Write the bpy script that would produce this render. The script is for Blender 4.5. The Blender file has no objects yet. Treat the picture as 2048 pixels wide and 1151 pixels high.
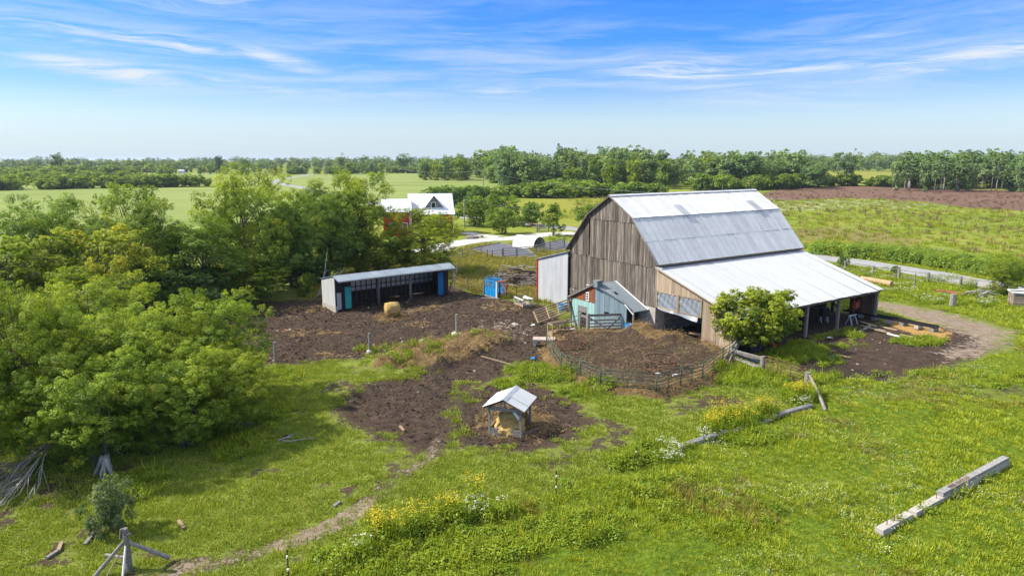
import bpy, bmesh, math, random
import numpy as np
from mathutils import Vector, Matrix, Quaternion
R_ = math.radians
scene = bpy.context.scene
COL = scene.collection
rng = random.Random(7)
# ------------------------------------------------------------------ camera
F, CX, CY, HZ, H = 1365.0, 1024.0, 575.5, 318.0, 14.5     # photograph's camera (2048 px wide frame)
PITCH = math.atan((CY - HZ) / F); CP, SP = math.cos(PITCH), math.sin(PITCH)
cam_d = bpy.data.cameras.new('camera'); cam = bpy.data.objects.new('camera', cam_d); COL.objects.link(cam)
cam.location = (0, 0, H); cam.rotation_euler = (math.pi / 2 - PITCH, 0, 0)
cam_d.sensor_width = 36; cam_d.lens = F / 2048 * 36; cam_d.clip_start = 0.5; cam_d.clip_end = 20000
scene.camera = cam
# ------------------------------------------------------------------ light
SUN_AZ, SUN_EL = R_(-87), R_(44)          # azimuth from +Y, clockwise
sdir = Vector((math.sin(SUN_AZ) * math.cos(SUN_EL), math.cos(SUN_AZ) * math.cos(SUN_EL), math.sin(SUN_EL)))
sl = bpy.data.lights.new('sun', 'SUN'); sl.energy = 3.55; sl.angle = R_(0.9); sl.color = (1.0, 0.93, 0.80)
so = bpy.data.objects.new('sun', sl); COL.objects.link(so)
so.rotation_euler = sdir.to_track_quat('Z', 'Y').to_euler()
world = bpy.data.worlds.new('World'); scene.world = world; world.use_nodes = True
vs = scene.view_settings; vs.view_transform = 'Standard'; vs.look = 'None'; vs.gamma = 1.0; vs.use_curve_mapping = False
vs.exposure = 1.0
scene.render.engine = 'CYCLES'
cy = scene.cycles
cy.max_bounces = 8; cy.diffuse_bounces = 5; cy.glossy_bounces = 2; cy.transmission_bounces = 4; cy.transparent_max_bounces = 6
cy.use_denoising = True; cy.caustics_reflective = False; cy.caustics_refractive = False

class NT:
    """small helper around a node tree"""
    def __init__(s, tree): s.t = tree; s.n = tree.nodes; s.l = tree.links
    def node(s, typ, **kw):
        n = s.n.new(typ)
        for k, v in kw.items(): setattr(n, k, v)
        return n
    def link(s, a, b): s.l.new(a, b)
    def put(s, sock, v):
        if hasattr(v, 'is_output') or isinstance(v, bpy.types.NodeSocket): s.l.new(v, sock)
        elif v is not None:
            if isinstance(v, (tuple, list)) and sock.type == 'RGBA' and len(v) == 3: v = (*v, 1)
            sock.default_value = v
    def math(s, op, a, b=None, c=None, clamp=False):
        n = s.node('ShaderNodeMath', operation=op, use_clamp=clamp)
        s.put(n.inputs[0], a)
        if b is not None: s.put(n.inputs[1], b)
        if c is not None: s.put(n.inputs[2], c)
        return n.outputs[0]
    def mix(s, f, a, b, blend='MIX'):
        n = s.node('ShaderNodeMixRGB', blend_type=blend)
        s.put(n.inputs[0], f); s.put(n.inputs[1], a); s.put(n.inputs[2], b)
        return n.outputs[0]
    def smooth(s, x, lo, hi, a=0.0, b=1.0):
        n = s.node('ShaderNodeMapRange', interpolation_type='SMOOTHSTEP')
        s.put(n.inputs[0], x); s.put(n.inputs[1], lo); s.put(n.inputs[2], hi); s.put(n.inputs[3], a); s.put(n.inputs[4], b)
        return n.outputs[0]
    def noise(s, vec, scale, detail=3.0, rough=0.55, dist=0.0):
        n = s.node('ShaderNodeTexNoise')
        if vec is not None: s.link(vec, n.inputs['Vector'])
        n.inputs['Scale'].default_value = scale; n.inputs['Detail'].default_value = detail
        n.inputs['Roughness'].default_value = rough; n.inputs['Distortion'].default_value = dist
        return n.outputs['Fac']
    def mapping(s, vec, scale=(1, 1, 1), rot=(0, 0, 0), loc=(0, 0, 0)):
        n = s.node('ShaderNodeMapping'); s.link(vec, n.inputs[0])
        n.inputs['Scale'].default_value = scale; n.inputs['Rotation'].default_value = rot; n.inputs['Location'].default_value = loc
        return n.outputs[0]
    def ramp(s, fac, stops):
        n = s.node('ShaderNodeValToRGB'); s.put(n.inputs[0], fac)
        e = n.color_ramp.elements
        while len(e) < len(stops): e.new(0.5)
        for i, (p, c) in enumerate(stops): e[i].position = p; e[i].color = (*c, 1)
        return n.outputs[0]

def build_sky():
    t = NT(world.node_tree); t.n.clear()
    out = t.node('ShaderNodeOutputWorld'); bg = t.node('ShaderNodeBackground')
    sky = t.node('ShaderNodeTexSky', sky_type='NISHITA'); sky.sun_disc = False
    sky.sun_elevation = SUN_EL; sky.sun_rotation = SUN_AZ % (2 * math.pi)
    sky.altitude = 200; sky.air_density = 1.0; sky.dust_density = 0.6; sky.ozone_density = 2.2
    tc = t.node('ShaderNodeTexCoord').outputs['Generated']
    sep = t.node('ShaderNodeSeparateXYZ'); t.link(tc, sep.inputs[0])
    x, y, z = sep.outputs
    # deepen the blue of the upper sky (the photograph's saturation), leave the horizon pale
    hs = t.node('ShaderNodeHueSaturation'); hs.inputs['Saturation'].default_value = 1.05; hs.inputs['Value'].default_value = 1.0
    t.link(sky.outputs[0], hs.inputs['Color'])
    blue = t.mix(1.0, hs.outputs[0], t.ramp(z, [(0.0, (.62, .66, .78)), (.05, (.52, .62, .78)), (.09, (.34, .50, .78)), (.16, (.13, .42, .88)), (.25, (.11, .41, .90))]), 'MULTIPLY')
    # thin cirrus: azimuth / elevation coordinates, streaks drawn out along the wind
    az = t.math('ARCTAN2', x, y); el = t.math('ARCSINE', z)
    cv = t.node('ShaderNodeCombineXYZ'); t.put(cv.inputs[0], az); t.put(cv.inputs[1], t.math('MULTIPLY', el, 5.0)); t.put(cv.inputs[2], 0.0)
    cv = cv.outputs[0]
    warp = t.noise(cv, 3.0, 4, .6)
    wv = t.node('ShaderNodeVectorMath', operation='ADD'); t.link(cv, wv.inputs[0])
    wc = t.node('ShaderNodeCombineXYZ'); t.put(wc.inputs[0], t.math('MULTIPLY', warp, .10)); t.put(wc.inputs[1], t.math('MULTIPLY', t.noise(cv, 4.0, 3, .5), .22)); t.link(wc.outputs[0], wv.inputs[1])
    wv = wv.outputs[0]
    st = t.noise(t.mapping(wv, (2.2, 6.0, 1), (0, 0, R_(-9))), 3.2, 8, .66)
    fib = t.noise(t.mapping(wv, (4.5, 20.0, 1), (0, 0, R_(-14))), 3.4, 7, .68)
    def blob(u, v, ru, rv, tilt=0.0):
        a0 = math.atan((u - CX) / F * CP) ; e0 = (HZ - v) / (F / CP)
        ra = ru / F; re = rv / F; k = math.tan(R_(tilt))
        da = t.math('SUBTRACT', az, a0)
        de = t.math('SUBTRACT', t.math('SUBTRACT', el, e0), t.math('MULTIPLY', da, k))
        q = t.math('ADD', t.math('POWER', t.math('DIVIDE', t.math('ABSOLUTE', da), ra), 2.0), t.math('POWER', t.math('DIVIDE', t.math('ABSOLUTE', de), re), 2.0))
        return t.math('EXPONENT', t.math('MULTIPLY', q, -1.0))
    acc = None
    for b, w in (((1370, 158, 150, 34, -4), 1.0), ((1560, 160, 200, 20, 4), .8), ((1900, 155, 260, 22, 7), .9), ((1430, 195, 70, 14, 6), .6),
                 ((400, 122, 60, 14, -6), 1.0), ((250, 112, 260, 24, -4), .75), ((260, 172, 190, 18, -7), .95), ((560, 135, 90, 18, -14), .8),
                 ((480, 185, 260, 14, -6), .7), ((990, 190, 90, 24, -8), .65), ((930, 90, 60, 14, -12), .55), ((250, 30, 420, 40, -6), .55), ((700, 195, 220, 20, -4), .45), ((1720, 110, 260, 26, 8), .42)):
        g = t.math('MULTIPLY', blob(*b), w)
        acc = g if acc is None else t.math('MAXIMUM', acc, g)
    dens = t.math('MULTIPLY', acc, t.smooth(t.math('ADD', t.math('MULTIPLY', st, .78), t.math('MULTIPLY', fib, .26)), .36, .70))
    fill_cirrus = t.math('MULTIPLY', t.smooth(st, .28, .60), t.math('MULTIPLY', t.smooth(z, .02, .10), t.smooth(z, .27, .6, .05, 1.0)))  # dense cirrus added overhead, out of view, to raise the fill light
    # pale veil low over the horizon, faintly banded
    band = t.noise(t.mapping(cv, (.5, 7.0, 1)), 2.5, 4, .55)
    veil = t.math('MULTIPLY', t.smooth(el, .125, -.01), t.smooth(band, .05, .75, .62, 1.0))
    thin = t.math('MULTIPLY', t.math('MULTIPLY', t.smooth(t.noise(t.mapping(wv, (1.1, 3.0, 1), (0, 0, R_(-6))), 2.4, 7, .62), .36, .70), t.smooth(el, .30, .10)), .42)
    dens = t.math('MAXIMUM', dens, t.math('MULTIPLY', thin, t.smooth(el, .01, .06)))
    f = t.math('MAXIMUM', t.math('MAXIMUM', t.math('MULTIPLY', dens, 1.25), fill_cirrus), t.math('MULTIPLY', veil, .86), clamp=True)
    col = t.mix(f, blue, t.mix(t.smooth(el, .35, .8), t.mix(t.smooth(el, .0, .10), (2.7, 3.45, 4.0), (3.5, 3.8, 4.1)), (5.0, 5.2, 5.4)))  # unseen overhead cloud made whiter and brighter to lift the shade
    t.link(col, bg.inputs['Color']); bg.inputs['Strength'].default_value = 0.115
    t.link(bg.outputs[0], out.inputs[0])
build_sky()

# ------------------------------------------------------------------ survey: photo pixel -> place on the land
def ray(u, v):
    a = (u - CX) / F; b = (CY - v) / F
    return (a, CP + b * SP, -SP + b * CP)
def G(u, v, z=0.0):
    d = ray(u, v); t = (z - H) / d[2]
    return (d[0] * t, d[1] * t)
def zat(y, v):
    b = (CY - v) / F
    return H + y * (-SP + b * CP) / (CP + b * SP)
def depth(y, z=0.0): return y * CP - (z - H) * SP
# barn frame: origin at the barn's front right foot, l along the ridge, w across the gable
BO = Vector((*G(1309, 663.5), 0)); BA = math.atan(2046 / 1389)
BL = Vector((math.sin(BA), math.cos(BA), 0)); BW = Vector((-math.cos(BA), math.sin(BA), 0))
BROT = math.atan2(BL.y, BL.x)
def B(l, w, z=0.0): return BO + BL * l + BW * w + Vector((0, 0, z))

# ------------------------------------------------------------------ value noise on the ground plane
_tab = np.random.RandomState(3).rand(512, 512)
def vn(x, y, s, seed=0):
    x = np.asarray(x, float) / s + seed * 17.3; y = np.asarray(y, float) / s + seed * 31.7
    xi = np.floor(x).astype(int); yi = np.floor(y).astype(int); fx = x - xi; fy = y - yi
    fx = fx * fx * (3 - 2 * fx); fy = fy * fy * (3 - 2 * fy)
    g = lambda i, j: _tab[i % 512, j % 512]
    return (g(xi, yi) * (1 - fx) + g(xi + 1, yi) * fx) * (1 - fy) + (g(xi, yi + 1) * (1 - fx) + g(xi + 1, yi + 1) * fx) * fy
def sdf(px, py, poly):
    """signed distance, positive inside"""
    px = np.asarray(px, float); py = np.asarray(py, float)
    d = np.full(px.shape, 1e9); ins = np.zeros(px.shape, bool); n = len(poly)
    for i in range(n):
        (ax, ay), (bx, by) = poly[i], poly[(i + 1) % n]
        ex, ey = bx - ax, by - ay
        t = np.clip(((px - ax) * ex + (py - ay) * ey) / (ex * ex + ey * ey + 1e-9), 0, 1)
        d = np.minimum(d, np.hypot(px - ax - t * ex, py - ay - t * ey))
        c = ((ay > py) != (by > py)) & (px < ex * (py - ay) / (ey if abs(ey) > 1e-9 else 1e-9) + ax)
        ins ^= c
    return np.where(ins, d, -d)
def sst(x, a, b):
    t = np.clip((x - a) / (b - a), 0, 1); return t * t * (3 - 2 * t)
def pdist(px, py, pts):
    """distance to a polyline"""
    d = np.full(np.shape(px), 1e9)
    for (ax, ay), (bx, by) in zip(pts[:-1], pts[1:]):
        ex, ey = bx - ax, by - ay
        t = np.clip(((px - ax) * ex + (py - ay) * ey) / (ex * ex + ey * ey + 1e-9), 0, 1)
        d = np.minimum(d, np.hypot(px - ax - t * ex, py - ay - t * ey))
    return d
def GP(*pts): return [G(*p) for p in pts]
def smoothline(pts, n=8):
    P = [Vector((p[0], p[1], 0)) for p in pts]; P = [P[0] * 2 - P[1]] + P + [P[-1] * 2 - P[-2]]; o = []
    for i in range(1, len(P) - 2):
        for k in range(n):
            t = k / n; a, b, c, d = P[i - 1:i + 3]
            q = .5 * ((2 * b) + (c - a) * t + (2 * a - 5 * b + 4 * c - d) * t * t + (3 * b - a - 3 * c + d) * t ** 3); o.append((q.x, q.y))
    o.append((P[-2].x, P[-2].y)); return o

# zones of the land, surveyed from the photograph
Z = dict(
 yard=GP((440, 640), (520, 604), (600, 598), (660, 600), (700, 575), (905, 568), (940, 585), (1010, 600), (1085, 608), (1120, 640), (1080, 662), (1010, 668), (900, 684), (800, 703), (740, 712), (640, 726), (552, 730), (500, 712)),
 passage=GP((1010, 668), (1080, 655), (1130, 652), (1180, 668), (1120, 690), (1095, 700), (1085, 730), (1010, 742), (990, 760), (930, 770), (905, 800), (880, 830), (890, 880), (860, 905), (800, 880), (700, 838), (688, 800), (720, 775), (820, 755), (880, 735), (960, 700)),
 trod=GP((905, 850), (930, 800), (985, 775), (1060, 770), (1130, 800), (1168, 845), (1140, 880), (1060, 895), (1010, 906), (940, 885)),
 straw_heap=GP((745, 740), (790, 705), (860, 690), (940, 672), (1000, 672), (1010, 690), (960, 705), (900, 730), (840, 742)),
 corral=[G(*q, .5) for q in ((1093, 692), (1122, 734), (1160, 747), (1200, 766), (1312, 778), (1361, 763), (1405, 753), (1445, 722), (1465, 708))] + [tuple(B(0, -5.2)[:2]), tuple(B(0, 0)[:2]), tuple(B(-2.6, .5)[:2]), G(1180, 668), G(1120, 672)],
 apron=[tuple(B(-1.5, .3)[:2]), tuple(B(9, .3)[:2]), tuple(B(9, -5.4)[:2]), tuple(B(-1.2, -5.4)[:2])],
 feeding=[tuple(B(-1.0, 1.4)[:2]), tuple(B(-1.6, -.2)[:2]), tuple(B(-1.5, -3)[:2]), tuple(B(-.6, -5.0)[:2]), tuple(B(-2.3, -5.0)[:2]), tuple(B(-3.2, -2)[:2]), tuple(B(-2.8, 1.6)[:2])],
 barn_floor=[tuple(B(.2, -.2)[:2]), tuple(B(20.4, -.2)[:2]), tuple(B(20.4, -8.6)[:2]), tuple(B(.2, -8.6)[:2])],
 dark_yard=GP((1590, 735), (1620, 700), (1650, 668), (1700, 655), (1790, 640), (1880, 650), (1950, 660), (2000, 690), (1940, 722), (1850, 742), (1770, 765), (1680, 758)),
 lane=GP((1740, 600), (1790, 606), (1880, 622), (1960, 640), (2025, 660), (2015, 690), (1965, 712), (1900, 722), (1880, 705), (1935, 685), (1930, 668), (1870, 650), (1800, 630), (1752, 615)),
 sawdust=GP((1765, 640), (1800, 636), (1870, 646), (1905, 668), (1890, 682), (1850, 672), (1790, 655)),
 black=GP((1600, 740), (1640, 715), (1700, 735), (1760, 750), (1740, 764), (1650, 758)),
 bare1=GP((1060, 930), (1130, 900), (1215, 862), (1250, 860), (1200, 910), (1120, 945)),
 bare2=GP((1330, 815), (1400, 785), (1480, 790), (1520, 810), (1440, 825), (1360, 832)),
 bare3=GP((1890, 800), (1940, 772), (2048, 765), (2100, 800), (2048, 815), (1960, 805)),
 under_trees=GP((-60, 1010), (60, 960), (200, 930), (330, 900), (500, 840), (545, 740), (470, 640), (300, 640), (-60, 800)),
 tree_soil=GP((60, 990), (110, 950), (200, 945), (190, 985), (130, 1010), (70, 1020)),
 lush=GP((760, 1300), (560, 1140), (700, 1098), (900, 1040), (1120, 985), (1270, 925), (1400, 885), (1640, 800), (1660, 765), (1820, 752), (1950, 722), (2060, 690), (2300, 700), (2500, 1300)),
 garden_a=GP((938, 499), (1000, 486), (1050, 496), (1075, 515), (1000, 514)),
 garden_b=GP((1085, 482), (1130, 480), (1145, 496), (1110, 505), (1080, 498)),
 rough_a=GP((880, 520), (1000, 505), (1140, 510), (1140, 560), (1080, 600), (980, 575), (900, 560)),
 hay_l=GP((-400, 520), (-300, 375), (40, 372), (420, 376), (560, 352), (680, 348), (1000, 346), (1190, 352), (1250, 372), (1000, 388), (900, 400), (700, 420), (300, 470), (-100, 500)),
 far_hay=GP((235, 352), (300, 346), (420, 346), (430, 354), (300, 356)),
 purple=GP((1510, 392), (1560, 376), (1700, 370), (1900, 377), (2048, 382), (2500, 392), (2500, 440), (2048, 422), (1930, 416), (1850, 404), (1700, 396), (1560, 402)),
 gold=GP((1020, 440), (1000, 405), (1100, 396), (1250, 392), (1250, 450), (1150, 442), (1080, 445)),
 gold_far=GP((1620, 357), (1640, 345), (1720, 343), (1800, 348), (1790, 358)),
 white_strip=GP((1510, 415), (1560, 402), (1750, 400), (1870, 404), (1850, 416), (1700, 418), (1560, 422)),
 brownfield=GP((1600, 505), (1590, 460), (1660, 452), (1780, 470), (1850, 480), (1800, 498), (1680, 502)),
 goldstrip=GP((1600, 505), (1620, 488), (1720, 490), (1700, 508)),
)
PATH = GP((880, 880), (840, 925), (775, 965), (700, 1030), (640, 1060), (560, 1088), (480, 1110), (400, 1128), (280, 1165))
DRIVE = smoothline(GP((840, 505), (900, 489), (960, 480), (1030, 476), (1100, 468), (1150, 466)))
DRIVE2 = smoothline(GP((930, 465), (960, 470), (1000, 474)))
ROAD = smoothline([(75, 40), G(2030, 577), G(1850, 546), G(1650, 515), (36, 117), (22, 134), G(1125, 455), (-16, 180), (-52, 240), (-103, 345), (-160, 470), (-200, 700)], 10)
HEAPS = []     # (x, y, radius, height)
for i in range(70):
    while True:
        u = rng.uniform(740, 1010); v = rng.uniform(668, 745); p = G(u, v)
        if sdf(p[0], p[1], Z['straw_heap']) > .2: break
    HEAPS.append((*p, rng.uniform(.6, 1.3), rng.uniform(.28, .75)))
for i in range(26):
    t = rng.random(); a = B(-1.9 - .5 * math.sin(t * 7), 1.2 - t * 6.0); HEAPS.append((a.x + rng.uniform(-.5, .5), a.y + rng.uniform(-.3, .3), rng.uniform(.55, .95), rng.uniform(.3, .7)))
def gz(x, y):
    x = np.atleast_1d(np.asarray(x, float)); y = np.atleast_1d(np.asarray(y, float))
    near = sst(150 - np.hypot(x - 5, y - 55), 0, 60)
    z = near * ((vn(x, y, 9, 1) - .5) * .16 + (vn(x, y, 2.3, 2) - .5) * .10)
    yard = np.maximum(np.maximum(sst(sdf(x, y, Z['yard']), -.3, .8), sst(sdf(x, y, Z['passage']), -.3, .6)), np.maximum(sst(sdf(x, y, Z['trod']), -.2, .5), sst(sdf(x, y, Z['dark_yard']), -.3, .8) * .6))
    z = z + yard * ((vn(x, y, .9, 3) - .5) * .20 + (vn(x, y, .42, 4) - .5) * .14 - .04)
    c = sdf(x, y, Z['corral']); pl = sst(c, -.75, .25)
    ap = sst(sdf(x, y, Z['apron']), -.4, .8)
    z = z + pl * (1 - ap) * (.46 + (vn(x, y, .7, 5) - .5) * .16 + (vn(x, y, .35, 6) - .5) * .10)
    z = z + (sst(c, -.8, 0.0) - sst(c, 0.0, .6)) * (vn(x, y, .6, 8) - .45) * .25
    lu = sst(sdf(x, y, Z['lush']), -.5, 1)
    z = z + lu * near * ((vn(x, y, 1.1, 7) - .5) * .22)
    hp = np.zeros_like(z)
    for hx, hy, r, hh in HEAPS:
        k = np.where((np.abs(x - hx) < 2 * r) & (np.abs(y - hy) < 2 * r))
        q = ((x[k] - hx) ** 2 + (y[k] - hy) ** 2) / (r * r); hp[k] = np.maximum(hp[k], hh * np.exp(-q * 1.3))
    z = z + hp * (.5 + .55 * vn(x, y, .45, 9) + .5 * vn(x, y, .22, 10))
    bx = (x - BO.x) * BL.x + (y - BO.y) * BL.y; by = (x - BO.x) * BW.x + (y - BO.y) * BW.y
    inside = sst(bx, -.3, .3) * sst(20.8 - bx, -.8, .2) * sst(by + 8.8, -.8, .2) * sst(17.4 - by, -.8, .2)
    z = z * (1 - inside) - .03 * inside
    z = z - .62 * sst(bx, -4.4, -2.9) * sst(-bx, -.4, .4) * sst(by, 1.6, 4.2) * sst(9.4 - by, 0, 1.6)
    dr = np.minimum(pdist(x, y, ROAD), np.minimum(pdist(x, y, DRIVE), pdist(x, y, DRIVE2)))
    z = z * sst(dr, 2.5, 5.0)
    return z
def gz1(x, y): return float(gz(np.array([x]), np.array([y]))[0])
# ------------------------------------------------------------------ materials
MATS = {}
def new_mat(name):
    m = bpy.data.materials.new(name); m.use_nodes = True; t = NT(m.node_tree)
    p = m.node_tree.nodes['Principled BSDF']; MATS[name] = m
    return m, t, p
def pm(name, c1, c2, scale=3.0, stretch=(1, 1, 1), rough=.85, bump=.0, rand=.18, metal=0.0, spec=.25, c3=None, detail=5, bscale=None, spots=None, lo=.3, hi=.7):
    m, t, p = new_mat(name)
    tc = t.node('ShaderNodeTexCoord').outputs['Object']
    oi = t.node('ShaderNodeObjectInfo').outputs['Random']
    off = t.node('ShaderNodeCombineXYZ'); t.put(off.inputs[0], t.math('MULTIPLY', oi, 37.0)); t.put(off.inputs[1], t.math('MULTIPLY', oi, 91.0)); t.put(off.inputs[2], t.math('MULTIPLY', oi, 13.0))
    va = t.node('ShaderNodeVectorMath', operation='ADD'); t.link(tc, va.inputs[0]); t.link(off.outputs[0], va.inputs[1])
    v = t.mapping(va.outputs[0], stretch)
    n = t.noise(v, scale, detail, .6)
    stops = [(lo, c1), (hi, c2)] if c3 is None else [(lo, c1), ((lo + hi) / 2, c2), (hi, c3)]
    col = t.ramp(n, stops)
    if spots:
        col = t.mix(t.smooth(t.noise(v, scale * spots[1], 3, .6), spots[2], spots[2] + .12), col, spots[0])
    col = t.mix(1.0, col, t.ramp(oi, [(0, (1 - rand,) * 3), (1, (1 + rand * .6,) * 3)]), 'MULTIPLY')
    t.link(col, p.inputs['Base Color']); p.inputs['Roughness'].default_value = rough; p.inputs['Metallic'].default_value = metal
    p.inputs['Specular IOR Level'].default_value = spec
    if bump:
        b = t.node('ShaderNodeBump'); b.inputs['Strength'].default_value = bump; b.inputs['Distance'].default_value = .05
        t.link(t.noise(v, (bscale or scale * 4), 4, .6), b.inputs['Height']); t.link(b.outputs[0], p.inputs['Normal'])
    return m
def leaf_mat(name, dark, mid, light, yellow=None, trans=.48, ysel=.8):
    m, t, p = new_mat(name); t.n.remove(p); out = [n for n in t.n if n.type == 'OUTPUT_MATERIAL'][0]
    at = t.node('ShaderNodeAttribute', attribute_name='tint').outputs['Color']
    s = t.node('ShaderNodeSeparateColor'); t.link(at, s.inputs[0])
    oi = t.node('ShaderNodeObjectInfo').outputs['Random']
    col = t.ramp(s.outputs[0], [(.0, dark), (.5, mid), (1., light)])
    if yellow: col = t.mix(t.smooth(s.outputs[1], ysel, min(1, ysel + .25)), col, yellow)
    col = t.mix(1.0, col, t.ramp(oi, [(0, (.80, .86, .8)), (.5, (1, 1, 1)), (1, (1.18, 1.08, 1.0))]), 'MULTIPLY')
    d = t.node('ShaderNodeBsdfDiffuse'); tr = t.node('ShaderNodeBsdfTranslucent'); mx = t.node('ShaderNodeMixShader'); mx.inputs[0].default_value = trans
    t.link(col, d.inputs[0]); t.link(t.mix(1.0, col, (1.25, 1.15, .6), 'MULTIPLY'), tr.inputs[0])
    t.link(d.outputs[0], mx.inputs[1]); t.link(tr.outputs[0], mx.inputs[2])
    gl = t.node('ShaderNodeBsdfGlossy'); gl.inputs['Roughness'].default_value = .45; gl.inputs[0].default_value = (.9, .95, 1, 1)
    m2 = t.node('ShaderNodeMixShader'); m2.inputs[0].default_value = .015; t.link(mx.outputs[0], m2.inputs[1]); t.link(gl.outputs[0], m2.inputs[2])
    t.link(m2.outputs[0], out.inputs[0]); return m

M_BARN = pm('weathered_boards', (.070, .056, .044), (.175, .148, .122), 1.6, (9, 9, .45), .9, .35, .50, c3=(.36, .30, .235), lo=.30, hi=.70)
M_NEWB = pm('pale_boards', (.30, .215, .13), (.44, .34, .23), 1.6, (9, 9, .55), .85, .2, .30, c3=(.36, .31, .25))
M_GREYW = pm('grey_wood', (.16, .145, .13), (.34, .315, .285), 3, (3, 3, 3), .9, .3, .25)
M_BROWNW = pm('brown_wood', (.10, .07, .045), (.22, .16, .11), 3, (3, 3, 3), .9, .3, .3)
M_PLANK = pm('sawn_wood', (.30, .21, .12), (.50, .38, .24), 3, (3, 3, 3), .85, .2, .3)
M_DARKIN = pm('dark_boards', (.020, .017, .014), (.05, .042, .034), 2, (6, 6, .6), .95, .2, .3)
M_BLACKSID = pm('black_siding', (.012, .013, .017), (.030, .032, .038), 2, (8, 8, .5), .75, .15, .2)
M_GALV = pm('galvanised_sheet', (.42, .45, .49), (.56, .59, .62), .8, (1, 1, 1), .42, .05, .10, metal=.35, spec=.5)
M_ROOFW = pm('pale_roof_sheet', (.47, .485, .495), (.51, .525, .535), .5, (1, 1, 1), .5, .02, .025, metal=0, spec=.4)
M_ROOFS = pm('barn_roof_sheet', (.51, .525, .54), (.60, .61, .625), 1.1, (1, 1, .4), .5, .05, .10, metal=.05, spec=.5, spots=((.40, .36, .31), 3.5, .66))
M_ANNEX = pm('annex_sheet', (.52, .54, .55), (.68, .69, .69), 1.2, (2, 2, .4), .5, .05, .08, metal=.2, spec=.4)
M_RED = pm('red_paint', (.40, .012, .018), (.52, .02, .025), 2, rough=.5, rand=.05)
M_REDH = pm('red_siding', (.42, .012, .020), (.55, .022, .030), 1, rough=.6, rand=.05)
M_STONE = pm('field_stone', (.16, .14, .115), (.34, .30, .25), 2.5, rough=.95, bump=.5, rand=.35)
M_MORTAR = pm('mortar', (.22, .20, .17), (.34, .31, .27), 3, rough=.95, bump=.4)
M_CONC = pm('concrete', (.36, .33, .285), (.52, .48, .42), 1.4, rough=.9, bump=.25, rand=.1, spots=((.24, .21, .17), 2.0, .60))
M_TEAL = pm('teal_siding', (.25, .47, .43), (.40, .60, .55), 2, (5, 5, .5), .6, .1, .10, spots=((.20, .14, .09), 2.5, .68))
M_BLUEG = pm('blue_grey_siding', (.16, .235, .27), (.27, .355, .39), 1.5, (7, 7, .4), .55, .12, .15, c3=(.20, .26, .28))
M_RUST = pm('rusty_sheet', (.10, .030, .015), (.30, .10, .045), 2.5, (4, 4, .8), .85, .3, .15, c3=(.20, .065, .03))
M_RUSTP = pm('rusty_pipe', (.085, .040, .026), (.20, .105, .070), 4, rough=.8, bump=.2)
M_GREENP = pm('green_pipe', (.035, .065, .045), (.09, .13, .09), 4, rough=.6)
M_TEALS = pm('turquoise_sheet', (.02, .36, .33), (.04, .46, .42), 2, rough=.5, rand=.05)
M_BLUES = pm('blue_sheet', (.01, .15, .38), (.02, .22, .50), 2, rough=.5, rand=.05)
M_BLUEP = pm('blue_enamel', (.008, .20, .52), (.02, .32, .66), 3, rough=.45, rand=.1)
M_ORANGE = pm('orange_paint', (.62, .16, .02), (.75, .25, .04), 4, rough=.5)
M_SALMON = pm('faded_red_paint', (.62, .12, .08), (.72, .18, .12), 3, rough=.5)
M_WHITE = pm('white_paint', (.70, .70, .68), (.82, .82, .80), 3, rough=.6, rand=.06)
M_BLACK = pm('black_metal', (.010, .010, .012), (.03, .03, .033), 4, rough=.5)
M_HAY = pm('hay', (.30, .18, .050), (.56, .39, .14), 7, (1, 1, 1), .95, .9, .1, c3=(.38, .26, .095), bscale=30)
M_HAYD = pm('old_hay', (.14, .085, .035), (.34, .23, .095), 6, rough=.95, bump=.9, bscale=26)
M_BARK = pm('bark', (.10, .085, .070), (.24, .21, .18), 5, (3, 3, .6), .95, .5, .25)
M_DEADW = pm('dead_wood', (.26, .235, .21), (.48, .45, .41), 5, (2, 2, .6), .9, .3, .25)
M_POLE = pm('pole_wood', (.20, .17, .14), (.34, .30, .26), 2, (4, 4, .3), .9, .1)
M_DKROOF = pm('shed_roof_sheet', (.22, .27, .31), (.32, .37, .41), 1, rough=.4, rand=.08, metal=.3, spec=.5)
M_WIRE = pm('wire', (.22, .22, .22), (.32, .32, .32), 4, rough=.5)
M_ROCK = pm('rock', (.22, .19, .155), (.40, .35, .29), 4, rough=.95, bump=.4, rand=.3)
M_CANVAS = pm('white_film', (.66, .69, .71), (.82, .84, .85), 2, rough=.35, rand=.02, spec=.5)
M_GLASSD = pm('dark_pane', (.02, .025, .03), (.05, .055, .06), 2, rough=.1, spec=.6)
M_TIMBER = pm('grey_timber', (.20, .19, .18), (.36, .345, .33), 3, (2, 2, 2), .9, .35, .2)
def film_mat():
    m, t, p = new_mat('clear_plastic'); t.n.remove(p); out = [n for n in t.n if n.type == 'OUTPUT_MATERIAL'][0]
    d = t.node('ShaderNodeBsdfPrincipled'); d.inputs['Base Color'].default_value = (.48, .54, .60, 1); d.inputs['Roughness'].default_value = .3; d.inputs['Specular IOR Level'].default_value = .6
    tr = t.node('ShaderNodeBsdfTranslucent'); tr.inputs[0].default_value = (.32, .37, .42, 1)
    tp = t.node('ShaderNodeBsdfTransparent'); tp.inputs[0].default_value = (.85, .9, .95, 1)
    a = t.node('ShaderNodeMixShader'); a.inputs[0].default_value = .35; t.link(d.outputs[0], a.inputs[1]); t.link(tr.outputs[0], a.inputs[2])
    b = t.node('ShaderNodeMixShader'); b.inputs[0].default_value = .25; t.link(a.outputs[0], b.inputs[1]); t.link(tp.outputs[0], b.inputs[2])
    t.link(b.outputs[0], out.inputs[0]); return m
M_FILM = film_mat()
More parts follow.
